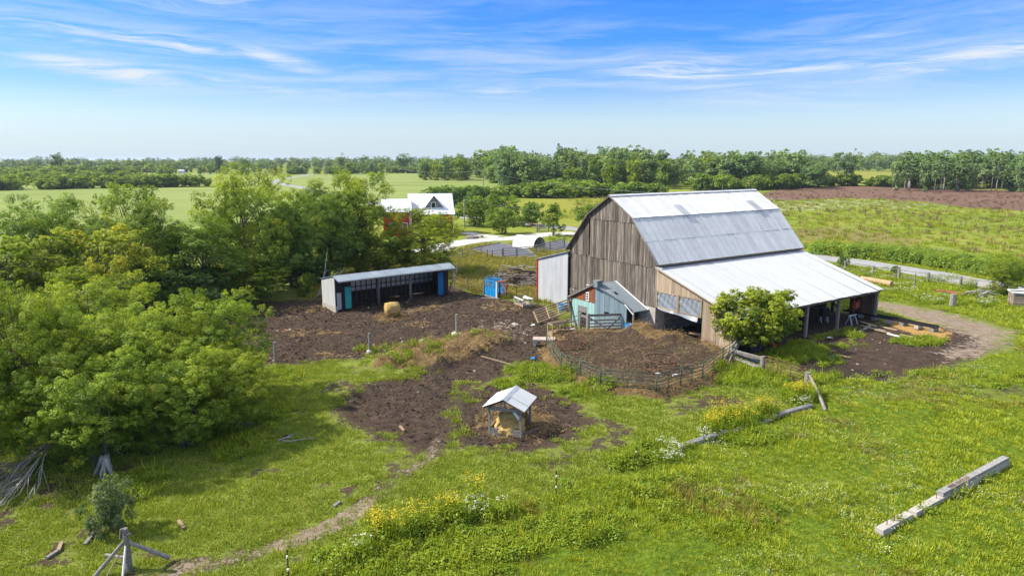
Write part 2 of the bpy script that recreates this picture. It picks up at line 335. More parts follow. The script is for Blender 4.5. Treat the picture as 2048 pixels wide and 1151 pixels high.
L_NEAR = leaf_mat('maple_leaves', (0.133, 0.206, 0.023), (0.258, 0.363, 0.034), (0.417, 0.526, 0.059), (0.632, 0.597, 0.078), ysel=.86)
L_YEL = leaf_mat('yellowing_leaves', (0.146, 0.207, 0.023), (0.264, 0.337, 0.038), (0.383, 0.457, 0.060), (0.501, 0.500, 0.072), ysel=.80)
L_MID = leaf_mat('green_leaves', (0.105, 0.188, 0.033), (0.208, 0.323, 0.050), (0.338, 0.469, 0.080), (0.552, 0.580, 0.115), ysel=.9)
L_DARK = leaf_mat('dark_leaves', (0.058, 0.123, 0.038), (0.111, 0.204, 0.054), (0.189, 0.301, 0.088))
L_BRIGHT = leaf_mat('bright_leaves', (0.129, 0.198, 0.017), (0.248, 0.337, 0.029), (0.376, 0.459, 0.048), (0.544, 0.501, 0.072), ysel=.84)
L_FAR = leaf_mat('far_leaves', (0.102, 0.180, 0.068), (0.194, 0.306, 0.106), (0.314, 0.443, 0.164), (0.529, 0.555, 0.255), trans=.25, ysel=.88)
L_GREYG = leaf_mat('grey_green_leaves', (0.101, 0.155, 0.061), (0.182, 0.250, 0.101), (0.297, 0.365, 0.162))
L_GRASS = leaf_mat('grass_blades', (0.163, 0.226, 0.014), (0.317, 0.377, 0.020), (0.498, 0.544, 0.034), (0.729, 0.554, 0.078), trans=.3, ysel=.86)
L_SHORT = leaf_mat('short_grass_blades', (0.150, 0.207, 0.024), (0.260, 0.340, 0.036), (0.376, 0.468, 0.061), (0.519, 0.459, 0.135), trans=.3, ysel=.84)
L_WEED = leaf_mat('weed_leaves', (0.113, 0.189, 0.013), (0.211, 0.303, 0.021), (0.346, 0.431, 0.035), trans=.3)
L_GOLD = leaf_mat('goldenrod_heads', (.34, .28, .02), (.52, .43, .025), (.62, .54, .04), trans=.2)
L_WHITEF = leaf_mat('white_flowers', (.55, .56, .48), (.72, .73, .66), (.80, .80, .76), trans=.2)
L_PURP = leaf_mat('purple_flowers', (0.132, 0.055, 0.076), (0.218, 0.094, 0.128), (0.322, 0.165, 0.187), trans=.2)
L_DRYG = leaf_mat('dry_grass_blades', (.15, .16, .018), (.25, .25, .03), (.36, .34, .06), (.46, .34, .12), trans=.3, ysel=.7)
L_BROWN = leaf_mat('seeding_grass', (.20, .165, .055), (.30, .25, .085), (.42, .36, .14), trans=.2)
L_STRAW = leaf_mat('loose_straw', (0.176, 0.115, 0.054), (0.324, 0.223, 0.101), (0.513, 0.365, 0.176), trans=.1)

# ------------------------------------------------------------------ mesh helpers
class MB:
    def __init__(s): s.v = []; s.f = []
    def add(s, vs, fs):
        o = len(s.v); s.v += [tuple(x) for x in vs]; s.f += [tuple(i + o for i in f) for f in fs]; return s
    def box(s, c, d, M=None):
        hx, hy, hz = d[0] / 2, d[1] / 2, d[2] / 2
        vs = [Vector((x, y, z)) for x in (-hx, hx) for y in (-hy, hy) for z in (-hz, hz)]
        if M is not None: vs = [M @ v for v in vs]
        c = Vector(c)
        return s.add([v + c for v in vs], [(0, 1, 3, 2), (4, 6, 7, 5), (0, 4, 5, 1), (2, 3, 7, 6), (0, 2, 6, 4), (1, 5, 7, 3)])
    def bar(s, a, b, w, h, up=(0, 0, 1)):
        a = Vector(a); b = Vector(b); d = (b - a); L = d.length; d = d / L
        u = Vector(up)
        if abs(d.dot(u)) > .98: u = Vector((1, 0, 0))
        x = d.cross(u).normalized(); z = x.cross(d)
        M = Matrix((x, d, z)).transposed()
        return s.box((a + b) / 2, (w, L, h), M)
    def tube(s, a, b, r0, r1=None, n=6): return s.path([a, b], [r0, r0 if r1 is None else r1], n)
    def path(s, pts, rad, n=6, cap=True):
        pts = [Vector(p) for p in pts]; k = len(pts)
        if not isinstance(rad, (list, tuple)): rad = [rad] * k
        vs = []; prev = None
        for i, p in enumerate(pts):
            d = (pts[min(i + 1, k - 1)] - pts[max(i - 1, 0)])
            d = d.normalized() if d.length > 1e-9 else Vector((0, 0, 1))
            ref = prev if prev is not None else (Vector((0, 0, 1)) if abs(d.z) < .9 else Vector((1, 0, 0)))
            x = (ref - d * ref.dot(d)); x = x.normalized() if x.length > 1e-6 else d.orthogonal().normalized(); prev = x; y = d.cross(x)
            for j in range(n):
                a = 2 * math.pi * j / n; vs.append(p + (x * math.cos(a) + y * math.sin(a)) * rad[i])
        fs = [(i * n + j, i * n + (j + 1) % n, (i + 1) * n + (j + 1) % n, (i + 1) * n + j) for i in range(k - 1) for j in range(n)]
        if cap: fs += [tuple(range(n - 1, -1, -1)), tuple((k - 1) * n + j for j in range(n))]
        return s.add(vs, fs)
    def prism(s, poly, off):
        """polygon (3d points) extruded by vector off"""
        P = [Vector(p) for p in poly]; o = Vector(off); n = len(P)
        return s.add(P + [p + o for p in P], [tuple(range(n - 1, -1, -1)), tuple(range(n, 2 * n))] + [(i, (i + 1) % n, n + (i + 1) % n, n + i) for i in range(n)])
    def mesh(s, name, mat=None, smooth=False):
        me = bpy.data.meshes.new(name); me.from_pydata([tuple(v) for v in s.v], [], s.f); me.update()
        if smooth: me.polygons.foreach_set('use_smooth', [True] * len(me.polygons))
        if mat: me.materials.append(mat)
        return me
    def build(s, name, mat, parent=None, smooth=False, bevel=0):
        return mk(name, s.mesh(name, mat, smooth), parent)
def mk(name, me, parent=None, M=None):
    o = bpy.data.objects.new(name, me); COL.objects.link(o)
    if parent is not None: o.parent = parent
    if M is not None: o.matrix_local = M
    return o
def tag(o, label=None, cat=None, group=None, kind=None):
    if label: o['label'] = label
    if cat: o['category'] = cat
    if group: o['group'] = group
    if kind: o['kind'] = kind
    return o
def thing(name, label, cat, loc=(0, 0, 0), rotz=0.0, group=None):
    o = bpy.data.objects.new(name, None); COL.objects.link(o); o.empty_display_size = .3
    o.location = loc; o.rotation_euler = (0, 0, rotz)
    return tag(o, label, cat, group)
def on(u, v, dz=0.0):
    x, y = G(u, v); return Vector((x, y, gz1(x, y) + dz))
def rough_mesh(me, amp, seed=0):
    r = random.Random(seed)
    for v in me.vertices: v.co += Vector((r.uniform(-1, 1), r.uniform(-1, 1), r.uniform(-1, 1))) * amp
def corrugated(name, wid, length, pitch, amp, mat, seg=4):
    """sheet in local x (across) and -y (down the slope), wave in z"""
    n = max(2, int(round(wid / pitch)) * seg); vs = []; fs = []
    for i in range(n + 1):
        x = wid * i / n; z = amp * math.sin(2 * math.pi * i / seg)
        vs += [(x, 0, z), (x, -length, z)]
    for i in range(n): fs.append((2 * i, 2 * i + 1, 2 * i + 3, 2 * i + 2))
    b = MB(); b.add(vs, fs); return b.mesh(name, mat)
def sheets(parent, name, O, U, D, nu, rows, wid, length, me, jit=.004, seed=1):
    """lay copies of sheet mesh me: O top corner, U unit along, D unit down slope"""
    U = Vector(U).normalized(); D = Vector(D).normalized(); N = U.cross(-D).normalized(); r = random.Random(seed)
    for j in range(rows):
        for i in range(nu):
            M = Matrix((U, -D, N)).transposed().to_4x4()
            M.translation = Vector(O) + U * (i * wid) + D * (j * (length - .12)) + N * (.012 * (i % 2) + .012 * (rows - 1 - j) + r.uniform(0, jit))
            M = M @ Matrix.Rotation(r.uniform(-.004, .004), 4, 'X') @ Matrix.Rotation(r.uniform(-.010, .010), 4, 'Y')
            mk(name, me, parent, M)

# ------------------------------------------------------------------ the land: one sheet to the horizon
def axis(lo, hi, step, far, g):
    a = list(np.arange(lo, hi + 1e-6, step)); s = step; x = a[-1]; up = []
    while x < far: s *= g; x += s; up.append(x)
    s = step; x = a[0]; dn = []
    while x > -far: s *= g; x -= s; dn.append(x)
    return np.array(dn[::-1] + a + up)
def spots(x, y): return sst(vn(x, y, 1.9, 60) * .6 + vn(x, y, .7, 61) * .4, .60, .74)
def build_ground():
    xs = axis(-32, 48, .22, 9000, 1.07); ys = axis(20, 82, .22, 9000, 1.045)
    X, Y = np.meshgrid(xs, ys); nx, ny = len(xs), len(ys); x = X.ravel(); y = Y.ravel()
    z = gz(x, y)
    me = bpy.data.meshes.new('ground')
    idx = np.arange(nx * ny).reshape(ny, nx)
    q = np.stack([idx[:-1, :-1], idx[:-1, 1:], idx[1:, 1:], idx[1:, :-1]], -1).reshape(-1, 4)
    me.vertices.add(nx * ny); me.vertices.foreach_set('co', np.stack([x, y, z], 1).astype(np.float32).ravel())
    me.loops.add(q.size); me.loops.foreach_set('vertex_index', q.ravel().astype(np.int32))
    me.polygons.add(len(q)); me.polygons.foreach_set('loop_start', (np.arange(len(q)) * 4).astype(np.int32))
    me.polygons.foreach_set('use_smooth', np.ones(len(q), bool)); me.update(calc_edges=True)
    S = lambda k, a, b: sst(sdf(x, y, Z[k]), a, b)
    mud = np.maximum.reduce([S('yard', -1.6, 1.4), S('passage', -2.4, .9), S('trod', -1.8, .7), S('dark_yard', -1.8, 1.6), S('barn_floor', -.8, .3) * .9, S('corral', -.6, .4) * .9, S('apron', -.5, .5) * .8, S('bare1', -1.4, 1.4) * .7, S('bare2', -1.4, 1.4) * .7, S('bare3', -.9, .9) * .42, S('tree_soil', -.6, .6) * .8, sst(pdist(x, y, PATH), 1.2, .1) * .66])
    straw = np.maximum.reduce([S('straw_heap', -1.0, 1.0), sst(sdf(x, y, Z['corral']), -1.0, -.2) * (1 - .78 * S('corral', .1, 1.2)), S('feeding', -.5, .4), sst(np.hypot(x - G(1035, 835)[0], y - G(1035, 835)[1]), 2.6, 1.0) * .75, sst(np.hypot(x - G(785, 632)[0], y - G(785, 632)[1]), 2.4, .7) * .8, sst(np.hypot(x - G(1010, 612)[0], y - G(1010, 612)[1]), 4, 1.0) * .55])
    sand = np.maximum.reduce([S('lane', -2.0, 2.0) * .9, sst(pdist(x, y, PATH), .85, .1) * (.55 + .6 * sst(vn(x, y, 2.6, 50), .3, .7)) * (.6 + .5 * sst(-y, -32, -25)), sst(pdist(x, y, DRIVE), 4.2, 2.2) * .7, sst(np.hypot(x - G(1010, 655)[0], (y - G(1010, 655)[1]) * .6), 4.0, 1.0) * .5])
    lush = S('lush', -1.2, 1.2)
    near = sst(120 - np.hypot(x, y), 0, 30); mud = np.maximum(mud, spots(x, y) * .56 * (1 - lush) * near); straw = np.maximum(straw, S('yard', -.5, 1.5) * sst(vn(x, y, 3.2, 62) * .7 + vn(x, y, .9, 63) * .3, .50, .74) * .55)
    hay = np.maximum(S('hay_l', -14, 10), S('far_hay', -30, 20)); purple = S('purple', -8, 8)
    gold = np.maximum.reduce([S('gold', -8, 8) * .8, S('gold_far', -25, 10), S('goldstrip', -3, 3)])
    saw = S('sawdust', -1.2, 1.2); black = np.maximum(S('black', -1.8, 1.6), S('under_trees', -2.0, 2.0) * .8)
    fabric = np.maximum(S('garden_a', -.15, .15), S('garden_b', -.15, .15))
    brown = np.maximum(S('brownfield', -6, 6), S('rough_a', -4, 4) * .75); whites = S('white_strip', -6, 6)
    far = sst(np.hypot(x, y), 85, 130)
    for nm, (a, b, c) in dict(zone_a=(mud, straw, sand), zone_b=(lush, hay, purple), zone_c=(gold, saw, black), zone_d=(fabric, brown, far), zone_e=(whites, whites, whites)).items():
        at = me.attributes.new(nm, 'FLOAT_COLOR', 'POINT'); at.data.foreach_set('color', np.stack([a, b, c, np.ones_like(a)], 1).astype(np.float32).ravel())
    m, t, p = new_mat('land'); me.materials.append(m)
    pos = t.node('ShaderNodeNewGeometry').outputs['Position']
    def zone(n):
        s = t.node('ShaderNodeSeparateColor'); t.link(t.node('ShaderNodeAttribute', attribute_name=n).outputs['Color'], s.inputs[0]); return s.outputs
    za, zb, zc, zd, ze = zone('zone_a'), zone('zone_b'), zone('zone_c'), zone('zone_d'), zone('zone_e')
    flat = t.mapping(pos, (1, 1, .02))
    n9 = t.noise(flat, .11, 4, .6); n2 = t.noise(flat, .45, 5, .6); n1 = t.noise(flat, 1.7, 5, .65); nf = t.noise(flat, 7.0, 5, .7); nff = t.noise(flat, 24.0, 3, .7)
    nbig = t.noise(t.mapping(pos, (.012, .045, 1)), 1.0, 5, .6)
    edge = t.math('ADD', t.math('MULTIPLY', t.math('SUBTRACT', n1, .5), 2.6), t.math('ADD', t.math('MULTIPLY', t.math('SUBTRACT', nf, .5), 2.4), t.math('MULTIPLY', t.math('SUBTRACT', n2, .5), 1.6)))
    def thr(mk_, k=1.0, lo=.42, hi=.60): return t.smooth(t.math('ADD', mk_, t.math('MULTIPLY', edge, k)), lo, hi)
    short = t.ramp(t.math('ADD', t.math('MULTIPLY', nf, .40), t.math('ADD', t.math('MULTIPLY', n2, .30), t.math('MULTIPLY', nff, .30))), [(.36, (0.077, 0.098, 0.022)), (.48, (0.154, 0.186, 0.032)), (.58, (0.232, 0.275, 0.044)), (.70, (0.335, 0.328, 0.085))])
    short = t.mix(t.smooth(t.math('ADD', t.math('MULTIPLY', n1, .6), t.math('MULTIPLY', nff, .4)), .58, .70), short, (.155, .125, .062))
    lushc = t.ramp(t.math('ADD', t.math('MULTIPLY', n1, .35), t.math('ADD', t.math('MULTIPLY', nf, .35), t.math('MULTIPLY', nff, .30))), [(.36, (0.046, 0.084, 0.010)), (.5, (0.098, 0.156, 0.013)), (.60, (0.167, 0.239, 0.021)), (.72, (0.253, 0.299, 0.042))])  # soil darkened so the gaps between tufts look shadowed
    lushc = t.mix(t.smooth(n9, .5, .72), lushc, t.mix(.6, lushc, (.22, .23, .03)))
    fieldc = t.ramp(t.math('ADD', t.math('MULTIPLY', nbig, .6), t.math('MULTIPLY', n2, .4)), [(.32, (.115, .155, .022)), (.48, (.185, .235, .028)), (.6, (.245, .27, .042)), (.75, (.28, .24, .08))])
    hayc = t.ramp(t.math('ADD', t.math('MULTIPLY', nbig, .75), t.math('MULTIPLY', n2, .25)), [(.35, (.165, .215, .050)), (.5, (.225, .275, .075)), (.7, (.28, .31, .105))])
    col = t.mix(thr(zb[0], .5), short, lushc)
    fieldc = t.mix(t.smooth(t.noise(t.mapping(pos, (.03, .09, 1)), 1.0, 4, .6), .50, .66, 0.0, .65), fieldc, (.27, .25, .05))
    col = t.mix(zd[2], col, fieldc)
    col = t.mix(thr(zb[1], .25), col, hayc)
    col = t.mix(t.math('MULTIPLY', thr(zd[1], .6), .75), col, t.ramp(n1, [(.3, (.14, .12, .045)), (.7, (.25, .19, .085))]))
    col = t.mix(t.math('MULTIPLY', thr(ze[0], .5), .7), col, t.ramp(n1, [(.3, (.22, .25, .10)), (.7, (.42, .42, .24))]))
    purc = t.ramp(t.math('ADD', t.math('MULTIPLY', nbig, .5), t.math('MULTIPLY', n1, .5)), [(.32, (.135, .095, .050)), (.5, (.165, .098, .068)), (.7, (.20, .115, .095))])
    col = t.mix(thr(zb[2], .35), col, purc)
    col = t.mix(t.math('MULTIPLY', thr(zc[0], .9, .5, .7), .9), col, t.ramp(n1, [(.35, (.17, .20, .035)), (.7, (.33, .29, .035))]))
    mudc = t.ramp(t.math('ADD', t.math('MULTIPLY', n1, .4), t.math('MULTIPLY', nf, .6)), [(.34, (.020, .014, .010)), (.48, (.056, .038, .027)), (.58, (.098, .070, .050)), (.70, (.19, .145, .10))])
    mf = thr(za[0], .75); col = t.mix(mf, col, mudc)
    strc = t.ramp(t.math('ADD', t.math('MULTIPLY', n1, .45), t.math('MULTIPLY', nf, .55)), [(.30, (.060, .040, .020)), (.45, (.135, .090, .043)), (.58, (.235, .160, .076)), (.75, (.37, .265, .13))])
    sf = thr(za[1], .55, .40, .66); col = t.mix(sf, col, strc)
    sandc = t.ramp(t.math('ADD', t.math('MULTIPLY', n1, .5), t.math('MULTIPLY', nf, .5)), [(.30, (.14, .10, .072)), (.5, (.25, .19, .14)), (.7, (.42, .345, .27))])
    col = t.mix(thr(za[2], .75, .45, .72), col, sandc)
    col = t.mix(thr(zc[1], .6), col, t.ramp(nf, [(.3, (.30, .17, .05)), (.7, (.50, .32, .12))]))
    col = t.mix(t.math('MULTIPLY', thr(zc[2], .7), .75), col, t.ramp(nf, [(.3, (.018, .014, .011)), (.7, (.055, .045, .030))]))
    col = t.mix(zd[0], col, t.ramp(nf, [(.3, (.10, .105, .125)), (.7, (.17, .175, .20))]))
    t.link(col, p.inputs['Base Color']); p.inputs['Roughness'].default_value = 1.0; p.inputs['Specular IOR Level'].default_value = .1
    b = t.node('ShaderNodeBump'); b.inputs['Strength'].default_value = .9; b.inputs['Distance'].default_value = .10
    t.link(t.math('ADD', t.math('MULTIPLY', nf, .7), t.math('MULTIPLY', nff, .4)), b.inputs['Height']); t.link(b.outputs[0], p.inputs['Normal'])
    o = mk('ground', me); tag(o, 'flat farm land of grass, mud yards and hay fields', 'ground', kind='structure')
build_ground()

def ribbon(name, label, pts, wid, z, mat, cat):
    b = MB(); P = [Vector((p[0], p[1], 0)) for p in pts]; n = len(P); vs = []
    K = 6
    for i, p in enumerate(P):
        d = (P[min(i + 1, n - 1)] - P[max(i - 1, 0)]).normalized(); s = Vector((d.y, -d.x, 0))
        for k in range(K + 1):
            q = (k / K - .5); crown = .06 * (1 - (2 * q) ** 2)
            vs.append(p + s * (q * wid * (1 + .05 * math.sin(i * 1.7 + k))) + Vector((0, 0, z + crown)))
    b.add(vs, [(i * (K + 1) + k, i * (K + 1) + k + 1, (i + 1) * (K + 1) + k + 1, (i + 1) * (K + 1) + k) for i in range(n - 1) for k in range(K)])
    o = b.build(name, mat, smooth=True); return tag(o, label, cat, kind='structure')
M_ROAD = pm('worn_asphalt', (.25, .25, .25), (.36, .355, .35), .6, (1, 1, 1), .9, .1, 0, spots=((.20, .20, .20), 4, .62))
M_GRAV = pm('pale_gravel', (.42, .40, .37), (.62, .60, .57), 1.5, (1, 1, 1), .95, .4, 0, spots=((.30, .27, .22), 3, .66))
M_PAINT = pm('yellow_line_paint', (.55, .45, .18), (.65, .55, .25), 1.5, rough=.8)
ribbon('road', 'grey paved country road running behind the barn', ROAD, 5.6, .03, M_ROAD, 'road')
ribbon('driveway', 'pale gravel driveway leading to the red house', DRIVE, 5.0, .022, M_GRAV, 'driveway')
ribbon('driveway', 'gravel spur of the driveway beside the flower bed', DRIVE2, 3.0, .014, M_GRAV, 'driveway')
# ------------------------------------------------------------------ the gambrel barn with its lean-to and annex
WID, PK, BRZ, EVZ = 11.6, 11.27, 9.5, 5.85
def roofline(w):
    w = abs(w - WID / 2); 
    return PK - (PK - BRZ) * w / 2.95 if w < 2.95 else BRZ - (BRZ - EVZ) * (w - 2.95) / 3.2
barn = thing('barn', 'big weathered gambrel barn with pale metal roof and open lean-to', 'barn', BO, BROT)
def board_wall(parent, mat, w0, w1, zlo, zhi, l, step, seed, thick=.03, name='board', vary=.05, axis='w', jag=.05):
    r = random.Random(seed); w = w0
    while w < w1 - .03:
        s = min(step * r.uniform(.75, 1.3), w1 - w); a, b = w + .008, w + s - .008
        z0 = zlo(w) if callable(zlo) else zlo; z0 += r.uniform(-jag, jag)
        za, zb = (zhi(a), zhi(b)) if callable(zhi) else (zhi, zhi)
        if min(za, zb) - z0 > .05:
            ll = l + r.uniform(-.012, .012); m = MB()
            if axis == 'w': poly = [(ll, a, z0), (ll, b, z0), (ll, b, zb), (ll, a, za)]; off = (-thick, 0, 0)
            else: poly = [(a, ll, z0), (b, ll, z0), (b, ll, zb), (a, ll, za)]; off = (0, -thick, 0)
            m.prism(poly, off); m.build(name, mat, parent)
        w += s
def gable_back():
    m = MB(); pts = [(0, .05, 2.0), (0, WID - .05, 2.0), (0, WID - .05, roofline(WID) - .15)]
    for w in (8.75, 5.8, 2.85, .05): pts.append((0, w, roofline(w) - .12))
    return m.prism([(.10, y, z) for _, y, z in pts], (.06, 0, 0))
gw = gable_back().build('gable_wall', M_DARKIN, barn)
rl = lambda w: roofline(w) - .06
board_wall(gw, M_BARN, .02, WID - .02, 2.1, lambda w: min(5.62, rl(w)), .06, .235, 11)
board_wall(gw, M_BARN, .02, 8.62, 5.48, lambda w: min(9.16, rl(w)), .02, .235, 12)
board_wall(gw, M_BARN, 8.82, WID - .02, 5.52, lambda w: min(9.16, rl(w)), .02, .235, 13)
board_wall(gw, M_BARN, 2.7, 8.9, 9.04, rl, -.02, .22, 14)
# rear gable, side walls
m = MB(); m.prism([(20.0, y, z) for _, y, z in [(0, .05, 0), (0, WID - .05, 0), (0, WID - .05, roofline(WID) - .15), (0, 8.75, BRZ - .12), (0, 5.8, PK - .12), (0, 2.85, BRZ - .12), (0, .05, roofline(0) - .15)]], (.05, 0, 0)); m.build('rear_wall', M_BARN, barn)
m = MB(); m.box((10, .08, 4.0), (19.8, .06, 3.8)); m.build('side_wall', M_BARN, barn)
m = MB(); m.box((10, WID - .08, 3.0), (19.8, .06, 5.8)); m.build('side_wall', M_BARN, barn)
# foundations: concrete corner pier, rubble walls built stone by stone
m = MB(); m.box((.55, .95, 1.02), (1.1, 1.9, 2.10)); m.build('corner_pier', M_CONC, barn)
def stone_mesh(seed):
    r = random.Random(seed); b = bmesh.new(); bmesh.ops.create_cube(b, size=1.0)
    bmesh.ops.bevel(b, geom=list(b.edges), offset=.16, segments=1, affect='EDGES')
    for v in b.verts: v.co += Vector((r.uniform(-1, 1), r.uniform(-1, 1), r.uniform(-1, 1))) * .05
    me = bpy.data.meshes.new('stone'); b.to_mesh(me); b.free(); me.materials.append(M_STONE); return me
STONES = [stone_mesh(i) for i in range(5)]
def stone_wall(name, parent, a0, a1, z0, z1, fixed, axis, seed, out):
    r = random.Random(seed); m = MB()
    if axis == 'l': m.box(((a0 + a1) / 2, fixed + out * -.17, (z0 + z1) / 2), (a1 - a0, .26, z1 - z0))
    else: m.box((fixed + out * -.17, (a0 + a1) / 2, (z0 + z1) / 2), (.26, a1 - a0, z1 - z0))
    p = m.build(name, M_MORTAR, parent); z = z0
    while z < z1 - .06:
        hh = min(r.uniform(.2, .36), z1 - z); a = a0
        while a < a1 - .05:
            s = min(r.uniform(.28, .7), a1 - a); c = Vector(((a + s / 2), fixed, z + hh / 2)) if axis == 'l' else Vector((fixed, a + s / 2, z + hh / 2))
            d = (s - .03, .2, hh - .03) if axis == 'l' else (.2, s - .03, hh - .03)
            M = Matrix.Translation(c) @ Matrix.Rotation(r.uniform(-.05, .05), 4, 'Z') @ Matrix.Diagonal((*d, 1))
            mk('stone', r.choice(STONES), p, M); a += s
        z += hh
stone_wall('stone_side_wall', barn, 1.15, 9.5, -.05, 2.08, -.02, 'l', 21, -1)
m = MB(); m.box((14.8, .02, 1.03), (10.5, .24, 2.12)); m.build('concrete_side_wall', M_CONC, barn)
stone_wall('stone_front_wall', barn, 1.95, 11.55, -.05, 2.1, .06, 'w', 22, -1)
# roofs
U = Vector((1, 0, 0)); l0, LEN = -.3, 20.6; nsh = 27; sw = LEN / nsh
def slope(name, w_hi, z_hi, w_lo, z_lo, rows, mat, parts=True, lift=0.0, l0=l0, length=LEN, n=nsh, pitch=.13, amp=.016, sname='roof_sheet'):
    a = Vector((0, w_hi, z_hi)); b = Vector((0, w_lo, z_lo)); D = (b - a); Ls = D.length; D.normalize()
    N = Vector((1, 0, 0)).cross(-D); 
    if N.z < 0: N = -N
    m = MB(); m.prism([a + U * (l0 + .05) - N * .05, a + U * (l0 + length - .05) - N * .05, b + U * (l0 + length - .05) - N * .05, b + U * (l0 + .05) - N * .05], -N * .05)
    par = m.build(name, M_BROWNW, barn)
    swd = length / n; ln = (Ls + .12 * (rows - 1)) / rows
    me = corrugated(sname, swd + .03, ln, pitch, amp, mat)
    O = a + U * l0 + N * lift
    if w_lo > w_hi:   # far side: run the other way so that the sheets face up
        sheets(par, sname, a + U * (l0 + length) + N * lift, -U, D, n, rows, swd, ln, me, seed=n + rows)
    else: sheets(par, sname, O, U, D, n, rows, swd, ln, me, seed=n + rows)
    return par
slope('upper_roof', 5.8, PK, 2.78, BRZ - .04, 1, M_ROOFS, lift=.05)
slope('lower_roof', 2.85, BRZ, -.36, EVZ - .02, 2, M_ROOFS)
slope('rear_upper_roof', 5.8, PK, 8.82, BRZ - .04, 1, M_ROOFS, lift=.05)
slope('rear_lower_roof', 8.75, BRZ, 11.96, EVZ - .02, 1, M_ROOFS)
m = MB(); m.prism([(l0 - .02, 5.8, PK + .13), (l0 - .02, 5.55, PK - .0), (l0 - .02, 5.8, PK + .09), (l0 - .02, 6.05, PK - .0)], (LEN + .04, 0, 0)); m.build('ridge_cap', M_ROOFS, barn)
for wa, za, wb, zb in ((5.8, PK, 2.85, BRZ), (2.85, BRZ, -.36, EVZ), (5.8, PK, 8.75, BRZ), (8.75, BRZ, 11.96, EVZ)):
    m = MB(); m.bar((l0 + .04, wa, za - .03), (l0 + .04, wb, zb - .03), .05, .16, up=(1, 0, 0)); m.build('rake_board', M_GREYW, barn)
m = MB(); m.bar((l0 + .1, -.32, EVZ - .10), (l0 + LEN - .1, -.32, EVZ - .10), .04, .14); m.build('eave_board', M_BROWNW, barn)
for lx in (6.0, 16.6):    # ribbed translucent roof lights in the upper slope
    a = Vector((lx, 5.0, 0)); D = Vector((0, -3.02, BRZ - PK - .04)).normalized(); p0 = Vector((lx, 4.15, PK - (5.8 - 4.15) * .6)) ; N = U.cross(-D); N = N if N.z > 0 else -N
    m = MB()
    for k in range(9): m.bar(p0 + U * (k * .115) + N * .115, p0 + U * (k * .115) + D * 1.7 + N * .115, .06, .025, up=N)
    m.build('roof_light', M_GALV, barn)
for lx, hh in ((1.2, .55), (6.2, .7), (15.0, .8), (19.3, .8)):
    m = MB(); m.tube((lx, 5.8, PK + .08), (lx, 5.8, PK + hh + .1), .016, .008, 5); m.tube((lx, 5.8, PK + .45), (lx, 5.8, PK + .53), .045, .045, 8); m.build('lightning_rod', M_WIRE, barn)
# lean-to
LZ0, LZ1, LW = 5.62, 2.86, -8.55
lt = slope('lean_to_roof', .02, LZ0, LW, LZ1, 1, M_ROOFW, l0=-.22, length=20.55, n=22, pitch=.23, amp=.014)
leanz = lambda w: LZ0 + (LZ1 - LZ0) * (w - .02) / (LW - .02)
m = MB(); m.prism([(.10, 0, 3.7), (.10, -5.0, 3.7), (.10, -5.0, leanz(-5.0) - .2), (.10, 0, leanz(0) - .2)], (.04, 0, 0)); lw_ = m.build('lean_to_wall', M_DARKIN, barn)
board_wall(lw_, M_NEWB, -5.0, 0, 3.62, lambda w: leanz(w) - .10, .03, .26, 31, jag=.01)
board_wall(lw_, M_NEWB, -8.3, -5.02, -.1, lambda w: leanz(w) - .10, .03, .27, 32, jag=.05)
m = MB(); m.bar((-.18, .02, LZ0 - .07), (-.18, LW, LZ1 - .07), .06, .14, up=(1, 0, 0)); m.build('rake_board', M_PLANK, barn)
for w0, w1 in ((-2.42, -.12), (-4.92, -2.56)):     # plastic film curtains in wooden frames
    m = MB(); f = .09
    m.bar((.02, w0, 3.57), (.02, w1, 3.57), f, f); m.bar((.02, w0, 2.22), (.02, w1, 2.22), f, f)
    for w in (w0, w1): m.bar((.0, w, 2.18), (.0, w, 3.6), f, f)
    fr = m.build('curtain_frame', M_PLANK, barn)
    n, k = 36, 9; vs = []; r = random.Random(int(w0 * 10))
    for i in range(n + 1):
        for j in range(k + 1):
            a = i / n; b = j / k; sag = .035 * math.sin(a * 31 + b * 4) * b + .05 * math.sin(a * 9 + (1 - b) * 7) * (1 - b) + .03 * math.sin((a - b) * 14)
            vs.append((.0 + sag * .9, w0 + (w1 - w0) * a, 2.26 + 1.28 * b))
    m = MB(); m.add(vs, [(i * (k + 1) + j, (i + 1) * (k + 1) + j, (i + 1) * (k + 1) + j + 1, i * (k + 1) + j + 1) for i in range(n) for j in range(k)])
    m.build('plastic_film', M_FILM, fr, smooth=True)
m = MB(); vs = []
for i in range(21):      # loose flap under the curtains
    a = i / 20; vs += [(.02, -.3 - 4.3 * a, 2.2), (-.12 - .1 * math.sin(a * 9), -.35 - 4.3 * a, 2.12 - .32 * a)]
m.add(vs, [(2 * i, 2 * i + 1, 2 * i + 3, 2 * i + 2) for i in range(20)]); m.build('plastic_flap', M_FILM, barn, smooth=True)
for lx in (20.05, 13.9, 9.25, 4.6, .2):
    m = MB(); m.box((lx, -8.12, 1.35), (.22, .22, 2.75)); m.build('post', M_GREYW if lx != .2 else M_BROWNW, barn)
for lx in (20.05, 13.9, 9.25):
    m = MB(); m.bar((lx, -8.1, 1.75), (lx, -7.0, 3.05), .1, .12); m.build('brace', M_BROWNW, barn)
for lx, w in ((13.9, -4), (7.5, -4), (20.05, -4.0)):
    m = MB(); m.box((lx, w, 2.0), (.22, .22, 4.0)); m.build('inner_post', M_DARKIN, barn)
m = MB(); m.bar((.1, -8.27, 2.72), (20.25, -8.27, 2.72), .07, .26); m.build('eave_beam', M_GREYW, barn)
for i in range(17):
    lx = .7 + i * 1.2; m = MB(); m.bar((lx, -.1, LZ0 - .22), (lx, -8.42, LZ1 - .17), .05, .15); m.build('rafter', M_BROWNW, barn)
